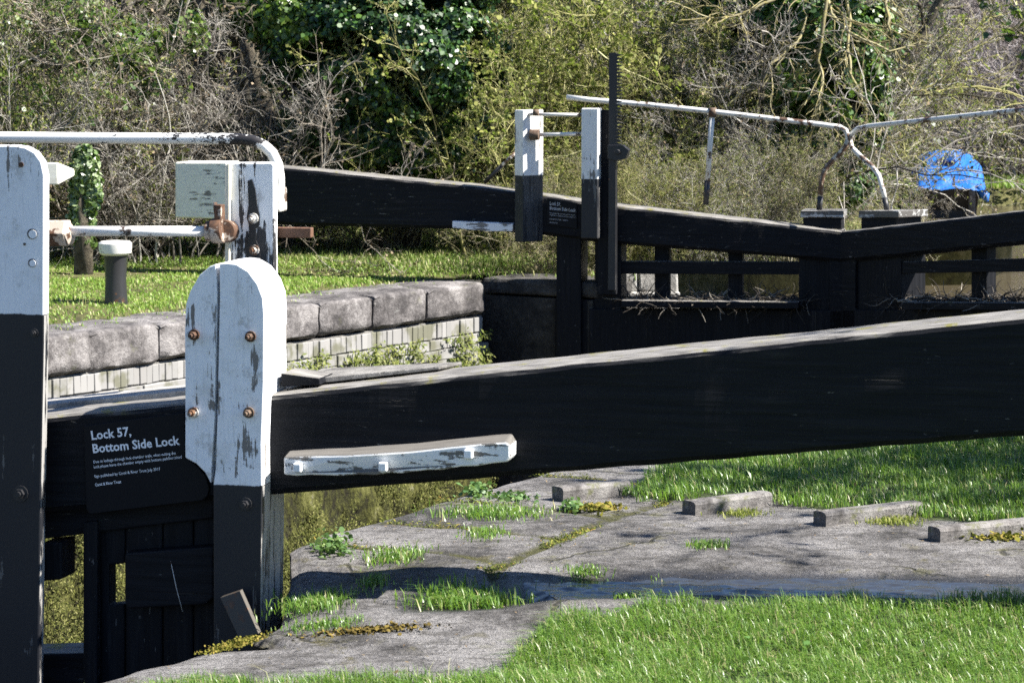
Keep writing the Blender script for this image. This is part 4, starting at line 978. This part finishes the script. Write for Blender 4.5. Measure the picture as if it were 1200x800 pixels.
HEDGE = [ # px, depth, kind, twigs, scale, turn, label, buds, leaf, dead
 (-40, 21.3, 0, TWIG_OLIVE, .66, .3, 'leafy olive shrub at the far left edge above the white handrail', BUDS, IVY_LIGHT, None),
 (60, 21.5, 1, TWIG_PALE, .66, 1.9, 'tangled pale shrub behind the ivy covered stump', BUDS, None, DRY),
 (130, 21.2, 2, TWIG, .6, 3.4, 'dense grey-brown shrub just behind the black bollard', None, None, DRY),
 (205, 21.1, 1, TWIG_PALE, .56, 4.6, 'pale twiggy shrub behind the cream block end of the far beam', None, None, None),
 (350, 22.6, 1, TWIG_PALE, .36, 2.2, 'low pale scrub below the far balance beam, nearest its cream end', None, None, DRY),
 (455, 22.4, 0, TWIG_OLIVE, .34, .6, 'low olive scrub under the middle of the far balance beam', None, None, DRY),
 (590, 22.0, 2, TWIG_YEL, .55, 5.2, 'yellow lichened shrub behind the white strip of the far beam', BUDS, BUDS, None),
 (650, 23.0, 0, TWIG_YEL, .7, 1.2, 'tall yellow lichened shrub behind the leftmost far paddle post', BUDS, BUDS, None),
 (715, 23.6, 1, TWIG_YEL, .75, 2.9, 'yellowish shrub behind the toothed paddle rack', BUDS, None, None),
 (780, 23.4, 1, TWIG_PALE, .75, 4.0, 'pale grey shrub between the paddle rack and the rail post', None, None, None),
 (850, 22.6, 0, TWIG_PALE, .5, .9, 'pale bramble thicket right behind the white rail post', None, None, DRY),
 (915, 23.6, 2, TWIG_PALE, .72, 2.5, 'pale arching scrub left of the forked rail', BUDS, None, DRY),
 (940, 24.2, 1, TWIG_PALE, .42, 5.5, 'low pale scrub just left of the fork of the rail', BUDS, None, DRY),
 (730, 20.6, 0, TWIG_YEL, .26, 1.0, 'low yellowish scrub right behind the pale stone blocks', BUDS, None, DRY),
 (795, 21.0, 1, TWIG_PALE, .3, 2.0, 'low pale scrub seen through the gap left of the two gate uprights', BUDS, None, DRY),
 (865, 21.2, 0, TWIG_PALE, .28, 3.0, 'low pale scrub seen through the gap behind the second gate upright', BUDS, None, DRY),
 (925, 21.4, 2, TWIG_OLIVE, .28, 4.0, 'low olive scrub seen through the gap nearest the mitre posts', BUDS, None, DRY),
 (1062, 23.5, 1, TWIG_PALE, .15, 5.0, 'smallest pale scrub on the waterside just right of the mitre posts', None, None, DRY),
 (660, 20.3, 1, TWIG_OLIVE, .26, 0.5, 'low olive scrub on the pier behind the leftmost far paddle post', BUDS, None, DRY),
 (930, 25.2, 0, TWIG_PALE, .34, 3.1, 'smaller pale scrub farther back behind the left leg of the forked rail', None, None, DRY),
]
for (px, y, k, mt, sc, rz, lab, bu, le, de) in HEDGE: bush(px, y, k, mt, sc, rz, lab, bu, le, de, z0=zf(px, y))
BACK = [
 (-40, 27, 2, TWIG_OLIVE, 1.15, 2.0, 'taller olive tree at the top left corner of the photo', BUDS, IVY_LIGHT),
 (90, 26.5, 0, TWIG_OLIVE, 1.1, 4.1, 'leafy green topped tree above the ivy covered stump', None, IVY_LIGHT),
 (230, 27, 1, TWIG_PALE, 1.3, .4, 'pale tangled tree rising behind the hedge left of the dark ivy', None, IVY),
 (420, 28, 0, TWIG_OLIVE, 1.25, 1.4, 'olive tree hidden behind the big dark ivy', None, IVY),
 (600, 28, 2, TWIG_YEL, 1.25, 3.0, 'yellow tree top above the leftmost far paddle post', BUDS, None),
 (740, 28.5, 1, TWIG_PALE, 1.35, 5.0, 'pale grey tree rising above the paddle rack', None, IVY),
 (840, 29, 0, TWIG_PALE, 1.3, 2.4, 'grey tree behind the rail post and left of the bright ivy', None, IVY),
 (905, 30, 2, TWIG_YEL, .9, .8, 'yellow limbed tree behind the ivy on the right', None, None),
]
for (px, y, k, mt, sc, rz, lab, bu, le) in BACK: bush(px, y, k, mt, sc, rz, lab, bu, le, z0=zf(px, y), name='bare_tree', cat='tree', group='trees behind the hedge')
GREY = m_rnd('distant_grey_twigs', [(0, (.12, .1, .095)), (.4, (.22, .19, .185)), (.8, (.33, .3, .29)), (1, (.42, .39, .385))], .8, .3)  # greyer and paler than the near twigs: distance haze put into the colour
FARB = [
 (1085, 41.5, 1, 1.15, .2, 'distant grey-brown shrub just behind the blue tarpaulin'), (1150, 38.5, 0, .95, 1.9, 'distant grey-brown shrub just right of the boat'),
 (1225, 38, 2, 1.15, 3.3, 'distant grey-brown shrub at the right edge of the photo'), (1050, 43, 0, 1.5, 4.4, 'distant grey tree left of and above the boat'),
 (1130, 45, 2, 1.35, 5.6, 'distant grey tree above the boat, low crowned'), (1215, 46, 1, 1.6, 1.1, 'distant grey tree in the top right corner'), (960, 42, 1, 1.6, 2.0, 'distant grey tree behind the right-hand ivy')]
for (px, y, k, sc, rz, lab) in FARB: bush(px, y, k, GREY if px != 1150 else TWIG, sc, rz, lab, None, None, None, z0=.0, name='bare_tree', cat='tree', group='grey trees across the canal')

# ivy grown trees: a trunk, limbs and many leaves in clumps
def ivy(px, y, blobs, n, size, label, mat=IVY, seed=0, trunk=True, name='ivy_tree', cat='ivy', z0=0.0, zcut=None, light=None):
    rg = np.random.default_rng(seed); C = []; D = []
    x0 = at(px, 300, y)[0]; r = empty(name, (x0, y, z0), 0, label, cat)
    tot = sum(b[3] * b[4] for b in blobs)
    for (bx, by, dy, rx, rz_) in blobs:
        c = at(bx, by, y + dy) - np.array([x0, y, z0]); m = int(n * rx * rz_ / tot); q = unit(rg.normal(0, 1, (m, 3)))
        rr = rg.uniform(.35, 1.0, (m, 1)) ** .5; k = y / FPX
        lump = np.array([1 + .35 * mnoise.noise(Vector(v * 2.2) + Vector((bx, by, 0))) + .25 * mnoise.noise(Vector(v * 5.5) + Vector((bx, 0, by))) for v in q])[:, None]
        p = c + q * rr * lump * np.array([rx * k, .55 * rx * k, rz_ * k]); C.append(p); D.append(q + np.array([0, -.25, .1]))
    C, D = np.concatenate(C), np.concatenate(D)
    dens = np.array([mnoise.noise(Vector(c * 2.6)) for c in C]); keep = dens > -.22; C, D = C[keep], D[keep]
    V, F, A = leaves(C, D, size, rg, 'ivy', .15); me = np_mesh('leaves', V, [F], False, dict(rnd=A)); link('leaves', me, mat, r)
    if trunk:
        p0 = np.array([[rg.uniform(-.25, .25), rg.uniform(.7, 1.1), -.1] for _ in range(4)]); d0 = np.array([[rg.uniform(-.2, .2), .1, 1] for _ in range(4)]); L0 = rg.uniform(3.0, 4.4, 4)
        S0 = grow(p0, d0, L0, 14, .1, .02, rg); parts = [tubes(S0, np.array([.14, .1, .09, .07]), np.full(4, .02), 8, rg)]
        p, d, l = spawn(S0, L0, 9, .15, 1, .8, .2, rg); S1 = grow(p, d, l, 9, .2, .03, rg); parts.append(tubes(S1, np.full(len(p), .018), np.full(len(p), .006), 5, rg))
        p, d, l = spawn(S1, l, 8, .2, 1, .8, .5, rg); S2 = grow(p, d, l, 6, .22, 0, rg); parts.append(tubes(S2, np.full(len(p), .01), np.full(len(p), .003), 4, rg))
        V, F, A = join(parts); link('trunk', np_mesh('trunk', V, [F], True, dict(rnd=A)), BARK, r)
    return r
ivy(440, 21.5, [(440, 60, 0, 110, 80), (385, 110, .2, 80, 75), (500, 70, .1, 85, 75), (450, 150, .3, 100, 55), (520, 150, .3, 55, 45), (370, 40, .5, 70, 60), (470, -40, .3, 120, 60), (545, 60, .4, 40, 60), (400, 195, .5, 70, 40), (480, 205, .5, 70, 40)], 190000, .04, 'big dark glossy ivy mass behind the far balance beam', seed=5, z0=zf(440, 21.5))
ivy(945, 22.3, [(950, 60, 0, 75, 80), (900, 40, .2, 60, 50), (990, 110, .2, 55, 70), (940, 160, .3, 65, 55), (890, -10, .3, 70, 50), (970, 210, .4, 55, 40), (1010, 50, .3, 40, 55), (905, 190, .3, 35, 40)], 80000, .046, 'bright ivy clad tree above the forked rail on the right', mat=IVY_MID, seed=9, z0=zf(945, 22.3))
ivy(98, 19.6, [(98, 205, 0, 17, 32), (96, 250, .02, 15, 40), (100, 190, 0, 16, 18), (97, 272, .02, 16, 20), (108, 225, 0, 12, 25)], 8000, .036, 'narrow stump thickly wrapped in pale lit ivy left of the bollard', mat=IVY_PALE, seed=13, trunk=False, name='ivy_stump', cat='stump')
b = MB(); q = at(97, 300, 19.62); b.tube([(q[0], q[1], -.1), (q[0] + .01, q[1], .4), (q[0], q[1], .75)], [.08, .065, .05], 8)
o = b.build('stump', BARK, bpy.data.objects['ivy_stump'])
o.location = -Vector(bpy.data.objects['ivy_stump'].location)
ivy(140, 20.9, [(130, 60, 0, 50, 40), (210, 40, .2, 40, 30), (175, 95, 0, 30, 22), (80, 30, .1, 60, 40)], 3200, .045, 'sprays of bright ivy leaves high in the shrub behind the bollard', mat=IVY_LIGHT, seed=17, z0=zf(140, 20.9), name='ivy_clad_tree')
ivy(310, 21.6, [(345, 20, 0, 60, 40), (300, 10, .2, 45, 30)], 9000, .045, 'thin bright ivy top at the left of the big dark ivy', mat=IVY_LIGHT, seed=19, z0=zf(310, 21.6), name='ivy_clad_tree')
# drooping lichened limbs of the tree on the right
def limb_tree(px, y, limbs, label, mat, seed, z0=0.0, r0=.02, name='lichened_tree'):
    rg = np.random.default_rng(seed); x0 = at(px, 300, y)[0]; r = empty(name, (x0, y, z0), 0, label, 'tree'); o_ = np.array([x0, y, z0]); parts = []; L1 = []
    paths = []
    for pts in limbs:
        q = np.array([at(a, b_, y + c_) - o_ for a, b_, c_ in pts]); t = np.linspace(0, len(q) - 1, 14); k = np.minimum(t.astype(int), len(q) - 2); f = (t - k)[:, None]
        paths.append(q[k] * (1 - f) + q[k + 1] * f + rg.normal(0, .012, (14, 3)))
    S0 = np.array(paths); L0 = np.linalg.norm(np.diff(S0, axis=1), axis=2).sum(1); parts.append(tubes(S0, np.full(len(S0), r0), np.full(len(S0), r0 * .3), 7, rg))
    p, d, l = spawn(S0, L0, 12, .15, 1, .6, .38, rg); S1 = grow(p, d, l, 9, .2, -.02, rg); parts.append(tubes(S1, np.full(len(p), .007), np.full(len(p), .003), 5, rg))
    p, d, l = spawn(S1, l, 6, .15, 1, .7, .5, rg); S2 = grow(p, d, l, 6, .2, -.03, rg); parts.append(tubes(S2, np.full(len(p), .004), np.full(len(p), .002), 3, rg))
    V, F, A = join(parts); link('limbs', np_mesh('limbs', V, [F], True, dict(rnd=A)), mat, r)
    b_ = MB(); e = S0[0][0]; b_.tube([(.1, 2.6, -.2), (e[0] * .3, 2.4, e[2] * .6), tuple(e)], [.12, .1, .05], 8); b_.build('trunk', BARK, r); return r
limb_tree(1000, 22.0, [[(960, -60, .3), (970, 0, 0), (985, 30, -.2), (1040, 60, -.3), (1090, 50, -.3)], [(950, -60, .3), (915, -5, 0), (860, 20, -.2), (800, 25, -.3)], [(1000, -60, .2), (1040, 0, 0), (1045, 50, -.2), (1060, 90, -.3)],
  [(960, -60, .3), (940, 40, 0), (900, 80, -.3), (880, 60, -.3)], [(990, -60, .3), (995, 30, 0), (1000, 100, -.2), (1040, 160, -.4)], [(975, -60, 0), (960, 60, -.3), (965, 130, -.3), (930, 190, -.3)]],
  'tree with drooping yellow lichened limbs in front of the right-hand ivy', LIMB, 31, z0=zf(1000, 22.0))
limb_tree(250, 21.6, [[(250, -60, .2), (262, 8, 0), (300, 12, -.1), (312, -20, 0)], [(140, -60, .2), (150, 40, 0), (180, 90, 0), (190, 130, -.1)], [(230, -60, .3), (180, 30, 0), (165, 70, 0)], [(310, 60, .2), (350, 110, -.3), (390, 160, -.4), (380, 190, -.4)]],
  'dark crooked limbs crossing the shrubs at the top left', BARK, 37, z0=zf(250, 21.6), r0=.022, name='crooked_tree')
# off to the right, where the shade on the lawn comes from
for (x, y, k, sc, rz, lab) in ((5.2, 10.2, 0, 1.0, .4, 'leafing shrub right of the photo whose shade falls on the lawn, nearer one'), (5.7, 11.6, 2, 1.0, 2.0, 'leafing shrub right of the photo whose shade falls on the lawn, farther one')):
    r = empty('shrub', (x, y, 0), rz, lab, 'shrub', 'shrubs beside the lawn'); r.scale = (sc,) * 3
    place(BUSH[k][0], 'branches', TWIG, r); place(LEAF[k], 'leaves', IVY_LIGHT, r); place(BUD[k], 'buds', BUDS, r)
# ------------------------------------------------------------------ grass
def grass(name, pts, h, w, mat, rg, lean=.5, wind=(0, 0)):
    V, F, A = blades(pts, h, w, rg, lean, wind); return tag(link(name, np_mesh(name, V, F, False, dict(rnd=A)), mat), kind='stuff')
def lawn_pts(poly, box, dens, rg, clump=True):
    n = int(dens * (box[1] - box[0]) * (box[3] - box[2])); x = rg.uniform(box[0], box[1], n); y = rg.uniform(box[2], box[3], n)
    d = dist_poly(x, y, poly); nz = np.array([mnoise.noise(Vector((a * 4, b_ * 4, 9))) for a, b_ in zip(x, y)]); nz2 = np.array([mnoise.noise(Vector((a * 13, b_ * 13, 2))) for a, b_ in zip(x, y)])
    k = (d + nz * .06 + nz2 * .05 > .0) & (rg.uniform(0, 1, n) < .85 + .6 * nz + .5 * nz2); x, y = x[k], y[k]; return np.stack([x, y, near_h(x, y) + .005], 1), nz[k]
rg = np.random.default_rng(77)
p, nz = lawn_pts(LAWN_F, (-2.2, 2.6, 5.9, 7.9), 27000, rg)
hh = .056 + .028 * nz
grass('grass', p, hh, .0013, GRASS, rg, 1.15, (-.25, -.1))
p, nz = lawn_pts(LAWN_F, (-1.5, 2.4, 6.2, 7.7), 60, rg); grass('grass', p, .1, .0012, m_rnd('seed_stalks', [(0, (.12, .16, .04)), (1, (.4, .38, .2))], .6), rg, .6)
p, nz = lawn_pts(LAWN_B, (.3, 4.6, 8.4, 13.5), 11000, rg); hh = .05 + .03 * nz
grass('grass', p, hh, .002, GRASS, rg, .8, (-.15, -.1))
p, nz = lawn_pts(LAWN_B, (2.5, 7, 12.5, 17), 1200, rg); grass('grass', p, .06, .004, GRASS, rg, .7)
# bank grass beyond the chamber
def bank_pts(a0, a1, d0, d1, dens, rg):
    n = int(dens * (a1 - a0) * (d1 - d0)); a = rg.uniform(a0, a1, n); d = rg.uniform(d0, d1, n)
    nz = np.array([mnoise.noise(Vector((x * 1.1, y * 1.1, 4))) for x, y in zip(a, d)]); nz2 = np.array([mnoise.noise(Vector((x * 6, y * 6, 4))) for x, y in zip(a, d)])
    k = rg.uniform(0, 1, n) < np.clip(.75 + .8 * nz + .7 * nz2, 0, 1) * np.clip((d - .0) / .35, .12, 1); a, d, nz = a[k], d[k], nz[k]
    x = U[0] * a + N[0] * (F0 - .5 - d); y = U[1] * a + N[1] * (F0 - .5 - d); return np.stack([x, y, fbank_h(x, y)], 1), nz
p, nz = bank_pts(9, 19.5, -.32, 6.5, 3000, rg); grass('grass', p, .036 + .02 * nz, .0045, GRASS_FAR, rg, 1.3, (-.1, -.1))
p, nz = bank_pts(16.6, 24, -1.3, 4, 1300, rg); grass('grass', p, .075, .005, m_rnd('rough_grass', [(0, (.07, .13, .025)), (.5, (.15, .21, .045)), (.8, (.26, .25, .11)), (1, (.42, .37, .24))], .7, .3, .2), rg, 1.0)
n = 9000; x = rg.uniform(4, 9, n); y = rg.uniform(35.6, 38.5, n); grass('grass', np.stack([x, y, -.06 + 0 * x], 1), .12, .012, GRASS_FAR, rg, .7)
# moss and small plants on the far wall
n = 150000; a = rg.uniform(9.0, 16.0, n); z = -.93 - rg.uniform(0, 1, n) ** 1.2 * 1.9; yy = yF - .05 - .06 * rg.uniform(0, 1, n) ** 2
nz = np.array([mnoise.noise(Vector((q * 2.2, w * 1.3, 7))) + .6 * mnoise.noise(Vector((q * 7, w * 3.5, 2))) for q, w in zip(a, z)]); k = nz > .02 + rg.normal(0, .16, n); a, z, yy = a[k], z[k], yy[k]
C = np.stack([U[0] * a - N[0] * yy, U[1] * a - N[1] * yy, z], 1)
MOSS = m_rnd('moss_fronds', [(0, (.03, .036, .008)), (.4, (.065, .075, .016)), (.75, (.12, .125, .026)), (1, (.22, .21, .09))], .8, .2, .15)
V, F, A = leaves(C, np.tile([N[0], N[1], .2], (len(C), 1)), .016, rg, 'long'); tag(link('moss', np_mesh('moss', V, [F], False, dict(rnd=A)), MOSS), kind='stuff')
n = 16000; a = rg.uniform(9.0, 16.0, n); z = -.37 - rg.uniform(0, 1, n) * .58
nz = np.array([mnoise.noise(Vector((q * 1.6, w * 4, 17))) + .7 * mnoise.noise(Vector((q * 6, w * 7, 12))) for q, w in zip(a, z)]) + .25 * (a - 12.5) / 3 - (z + .42) * .9; k = nz > .02; a, z = a[k], z[k]
C = np.stack([U[0] * a - N[0] * (yF - .02), U[1] * a - N[1] * (yF - .02), z], 1) + rg.normal(0, .02, (len(a), 3))
V, F, A = leaves(C, np.tile([N[0], N[1], .4], (len(C), 1)), .034, rg, 'long'); tag(link('wall_weeds', np_mesh('wall_weeds', V, [F], False, dict(rnd=A)), m_rnd('wall_weed_leaves', [(0, (.07, .085, .02)), (.5, (.14, .17, .03)), (1, (.24, .24, .08))], .6, .3, .3)), kind='stuff')
# clover and fallen leaves in the two lawns
n = 2600; x = rg.uniform(-.6, 4, n); y = rg.uniform(6.3, 12, n); k = (np.maximum(dist_poly(x, y, LAWN_F), dist_poly(x, y, LAWN_B)) > .0) & (np.array([mnoise.noise(Vector((a * 2.3, b_ * 2.3, 6))) for a, b_ in zip(x, y)]) > .05)
C = np.stack([x[k], y[k], near_h(x[k], y[k]) + rg.uniform(.015, .05, k.sum())], 1); V, F, A = leaves(C, np.zeros_like(C), .016, rg, 'ivy', 1.0)
tag(link('clover', np_mesh('clover', V, [F], False, dict(rnd=A)), m_rnd('clover_leaves', [(0, (.05, .12, .025)), (.8, (.1, .2, .05)), (.85, (.16, .1, .04)), (1, (.28, .2, .1))], .5, .4, .2)), kind='stuff')
n = 700; x = rg.uniform(-1, 2.6, n); y = rg.uniform(6.9, 9.6, n); a_, q_ = to_lk(x, y); k = (q_ > np.interp(a_, EA, EN) + .06) & (np.maximum(dist_poly(x, y, LAWN_F), dist_poly(x, y, LAWN_B)) < .05)
C = np.stack([x[k], y[k], near_h(x[k], y[k]) + .006], 1); V, F, A = leaves(C, np.zeros_like(C), .011, rg, 'long', 1.6)
tag(link('leaf_litter', np_mesh('leaf_litter', V, [F], False, dict(rnd=A)), DRY), kind='stuff')
# moss and seedlings in the joints behind and between the edge stones
n = 9000; a = rg.uniform(6.55, 10.2, n); bb_ = np.where(rg.uniform(0, 1, n) < .6, .78 + .03 * np.sin(a * 3.1) + rg.normal(0, .03, n), rg.uniform(0.02, .78, n))
jj = np.array(JO)[rg.integers(0, len(JO), n)]; inj = bb_ < .7; a = np.where(inj, jj + .12 * np.array([hash_n(j, 0, 3) for j in jj]) * bb_ - .02 * np.sin(bb_ * 9 + jj) + rg.normal(0, .025, n), a)
nn_ = np.interp(a, EA, EN) + bb_; x = U[0] * a + N[0] * nn_; y = U[1] * a + N[1] * nn_
k = np.array([mnoise.noise(Vector((p_ * 3, q_ * 3, 8))) for p_, q_ in zip(x, y)]) > -.05; C = np.stack([x[k], y[k], near_h(x[k], y[k]) - .006 + np.abs(rg.normal(0, .007, k.sum()))], 1)
V, F, A = leaves(C, np.zeros_like(C), .011, rg, 'long', 1.0)
tag(link('joint_moss', np_mesh('joint_moss', V, [F], False, dict(rnd=A)), m_rnd('joint_moss_fronds', [(0, (.05, .06, .012)), (.5, (.11, .14, .025)), (.8, (.19, .19, .035)), (1, (.24, .15, .04))], .8, .2, .15)), kind='stuff')
# debris caught on the far gates
def debris(F, x0, x1, yv, n, seed, label=None):
    rg_ = np.random.default_rng(seed); px = rg_.uniform(x0, x1, n); P0 = np.array([F.px(a, yv + rg_.normal(0, 1.5), .12) for a in px]); P0[:, 1] += rg_.uniform(-.16, .14, n)
    d = rg_.normal(0, 1, (n, 3)) * np.array([1, .5, .2]); S0 = grow(P0, d, rg_.uniform(.05, .26, n), 6, .25, -.03, rg_); V, Fq, A = tubes(S0, rg_.uniform(.002, .007, n), np.full(n, .0015), 4, rg_)
    V = V.copy(); V[:, 2] = np.maximum(V[:, 2], P0[:, 2].min() - .12)
    o = link('driftwood', np_mesh('driftwood', V, [Fq], False, dict(rnd=A)), m_rnd('driftwood_sticks', [(0, (.02, .016, .012)), (.75, (.06, .05, .04)), (1, (.33, .3, .25))], .8, .3)); o.location = (F.o[0], F.o[1], 0); o.rotation_euler = (0, 0, F.ang)
    return tag(o, kind='stuff')
debris(FL, 735, 950, 352, 900, 3); debris(FRt, 1045, 1210, 351, 600, 4)
# tufts on the paving
def tuft(px, py, rx, ry, n, h, label, kind='grass', mat=None, z=.035, w=.0019, tilt=0.0):
    rg_ = np.random.default_rng(int(px * 7 + py)); rx, ry, n, h = (rx * 1.25, ry * 1.2, int(n * 1.9), h * 1.1) if tilt == 0 else (rx, ry, n, h); c = on_ground(px, py, z)[:2]; e1 = on_ground(px + rx, py + rx * tilt, z)[:2] - c; e2 = on_ground(px, py + ry, z)[:2] - c
    q = rg_.normal(0, .45, (n, 2)); xy = c + q[:, :1] * e1 + q[:, 1:] * e2; zz = near_h(xy[:, 0], xy[:, 1]); p = np.stack([xy[:, 0] - c[0], xy[:, 1] - c[1], zz - zz.mean()], 1)
    if kind == 'grass': V, F, A = blades(p, h, w, rg_, 1.0)
    else:
        p[:, 2] += np.abs(rg_.normal(0, h * .5, n)); V, F, A = leaves(p, rg_.normal(0, .4, (n, 3)), w * 8.5, rg_, 'ivy', 1.0); F = [F]
    o = link('grass_tuft' if kind == 'grass' else 'weed', np_mesh('tuft', V, F, False, dict(rnd=A)), mat or GRASS); o.location = (c[0], c[1], float(zz.mean()))
    return tag(o, label, 'grass tuft' if kind == 'grass' else 'weed', 'plants in the paving joints')
LW = m_rnd('weed_leaves', [(0, (.05, .11, .03)), (.6, (.1, .18, .05)), (1, (.2, .26, .1))], .5, .4, .2)
YM = m_rnd('yellow_moss', [(0, (.08, .08, .014)), (.6, (.17, .16, .03)), (1, (.24, .18, .05))], .9, .1, .1)
for a in [
 (390, 641, 18, 7, 130, .035, 'round leafy weed on the chamber edge nearest the white post', 'weed', LW),
 (462, 650, 32, 8, 240, .03, 'low grass tuft along the first joint, right of the round leafy weed', 'grass', None),
 (578, 604, 60, 7, 420, .034, 'long grass strip in the joint behind the leftmost raised strip', 'grass', None),
 (560, 580, 14, 5, 110, .03, 'small leafy weed at the chamber edge under the beam', 'weed', LW),
 (600, 585, 26, 4, 90, .018, 'straggling weed trail between the chamber edge and the leftmost raised strip', 'weed', LW),
 (570, 628, 26, 7, 130, .024, 'thin grass in the crooked joint in the middle of the paving', 'grass', None),
 (438, 676, 16, 5, 90, .03, 'small tuft behind the dark hollow, left of the longest tuft', 'grass', None),
 (545, 690, 52, 8, 520, .05, 'longest and tallest tuft at the edge of the dark hollow', 'grass', None),
 (370, 690, 40, 9, 420, .035, 'broad grass clump right against the white post foot', 'grass', None),
 (380, 712, 40, 6, 220, .02, 'mossy grass patch in front of the hollow by the post', 'grass', None),
 (830, 642, 22, 4, 150, .026, 'lone small tuft in the middle of the bare paving', 'grass', None),
 (685, 669, 22, 4, 110, .022, 'small tuft beside the left end of the puddle', 'grass', None),
 (775, 677, 14, 4, 70, .02, 'tiny tuft on the near lip of the puddle', 'grass', None),
 (735, 694, 16, 4, 60, .022, 'tiny tuft standing in the puddle', 'grass', None),
 (700, 597, 24, 4, 130, .012, 'yellow moss at the foot of the leftmost raised strip', 'weed', YM),
 (870, 604, 24, 4, 160, .02, 'yellow-green tuft against the second raised strip', 'grass', BUDS),
 (1045, 613, 32, 5, 240, .022, 'yellow-green tuft against the third raised strip', 'grass', BUDS),
 (1165, 632, 40, 4, 200, .015, 'yellow-green moss fringe in front of the rightmost raised strip', 'weed', YM),
 (670, 598, 10, 5, 60, .03, 'dark weed at the left end of the leftmost raised strip', 'weed', LW),
]: tuft(*a[:7], a[7], a[8])
tuft(276, 757, 34, 4, 1300, .012, 'bright yellow moss cushion round the foot of the white post', 'weed', YM, z=-.05, w=.0008, tilt=-.2)
tuft(430, 720, 60, 3, 260, .006, 'flat orange-brown moss streak in front of the dark hollow', 'weed', m_rnd('orange_moss', [(0, (.06, .045, .015)), (1, (.16, .12, .03))], .9, .1), w=.0012)
# ------------------------------------------------------------------ light
SUN_EL = R(47); sx, sy = .985, -.2
S = Vector((sx, sy, 0)).normalized() * math.cos(SUN_EL) + Vector((0, 0, math.sin(SUN_EL)))
ld = bpy.data.lights.new('sun', 'SUN'); ld.energy = 5.0; ld.angle = R(.53); ld.color = (1, .95, .87)
lo = bpy.data.objects.new('sun', ld); col.objects.link(lo); lo.rotation_euler = S.to_track_quat('Z', 'Y').to_euler()
w = bpy.data.worlds.new('World'); scene.world = w; w.use_nodes = True; nt = w.node_tree; bg = nt.nodes['Background']
sk = nt.nodes.new('ShaderNodeTexSky'); sk.sky_type = 'NISHITA'; sk.sun_disc = False; sk.sun_elevation = SUN_EL; sk.sun_rotation = math.atan2(S.x, S.y); sk.altitude = 100; sk.air_density = 1; sk.dust_density = .1; sk.ozone_density = 2.5
tn = nt.nodes.new('ShaderNodeMix'); tn.data_type = 'RGBA'; tn.blend_type = 'MULTIPLY'; tn.inputs[0].default_value = 1; tn.inputs[7].default_value = (.92, .98, 1.12, 1); nt.links.new(sk.outputs[0], tn.inputs[6]); nt.links.new(tn.outputs[2], bg.inputs[0]); bg.inputs[1].default_value = .05
vs = scene.view_settings; vs.view_transform = 'Standard'; vs.look = 'None'; vs.exposure = 1.75; vs.gamma = 1; vs.use_curve_mapping = False
scene.cycles.max_bounces = 6; scene.cycles.diffuse_bounces = 3; scene.cycles.glossy_bounces = 3; scene.cycles.transmission_bounces = 3; scene.cycles.use_denoising = False
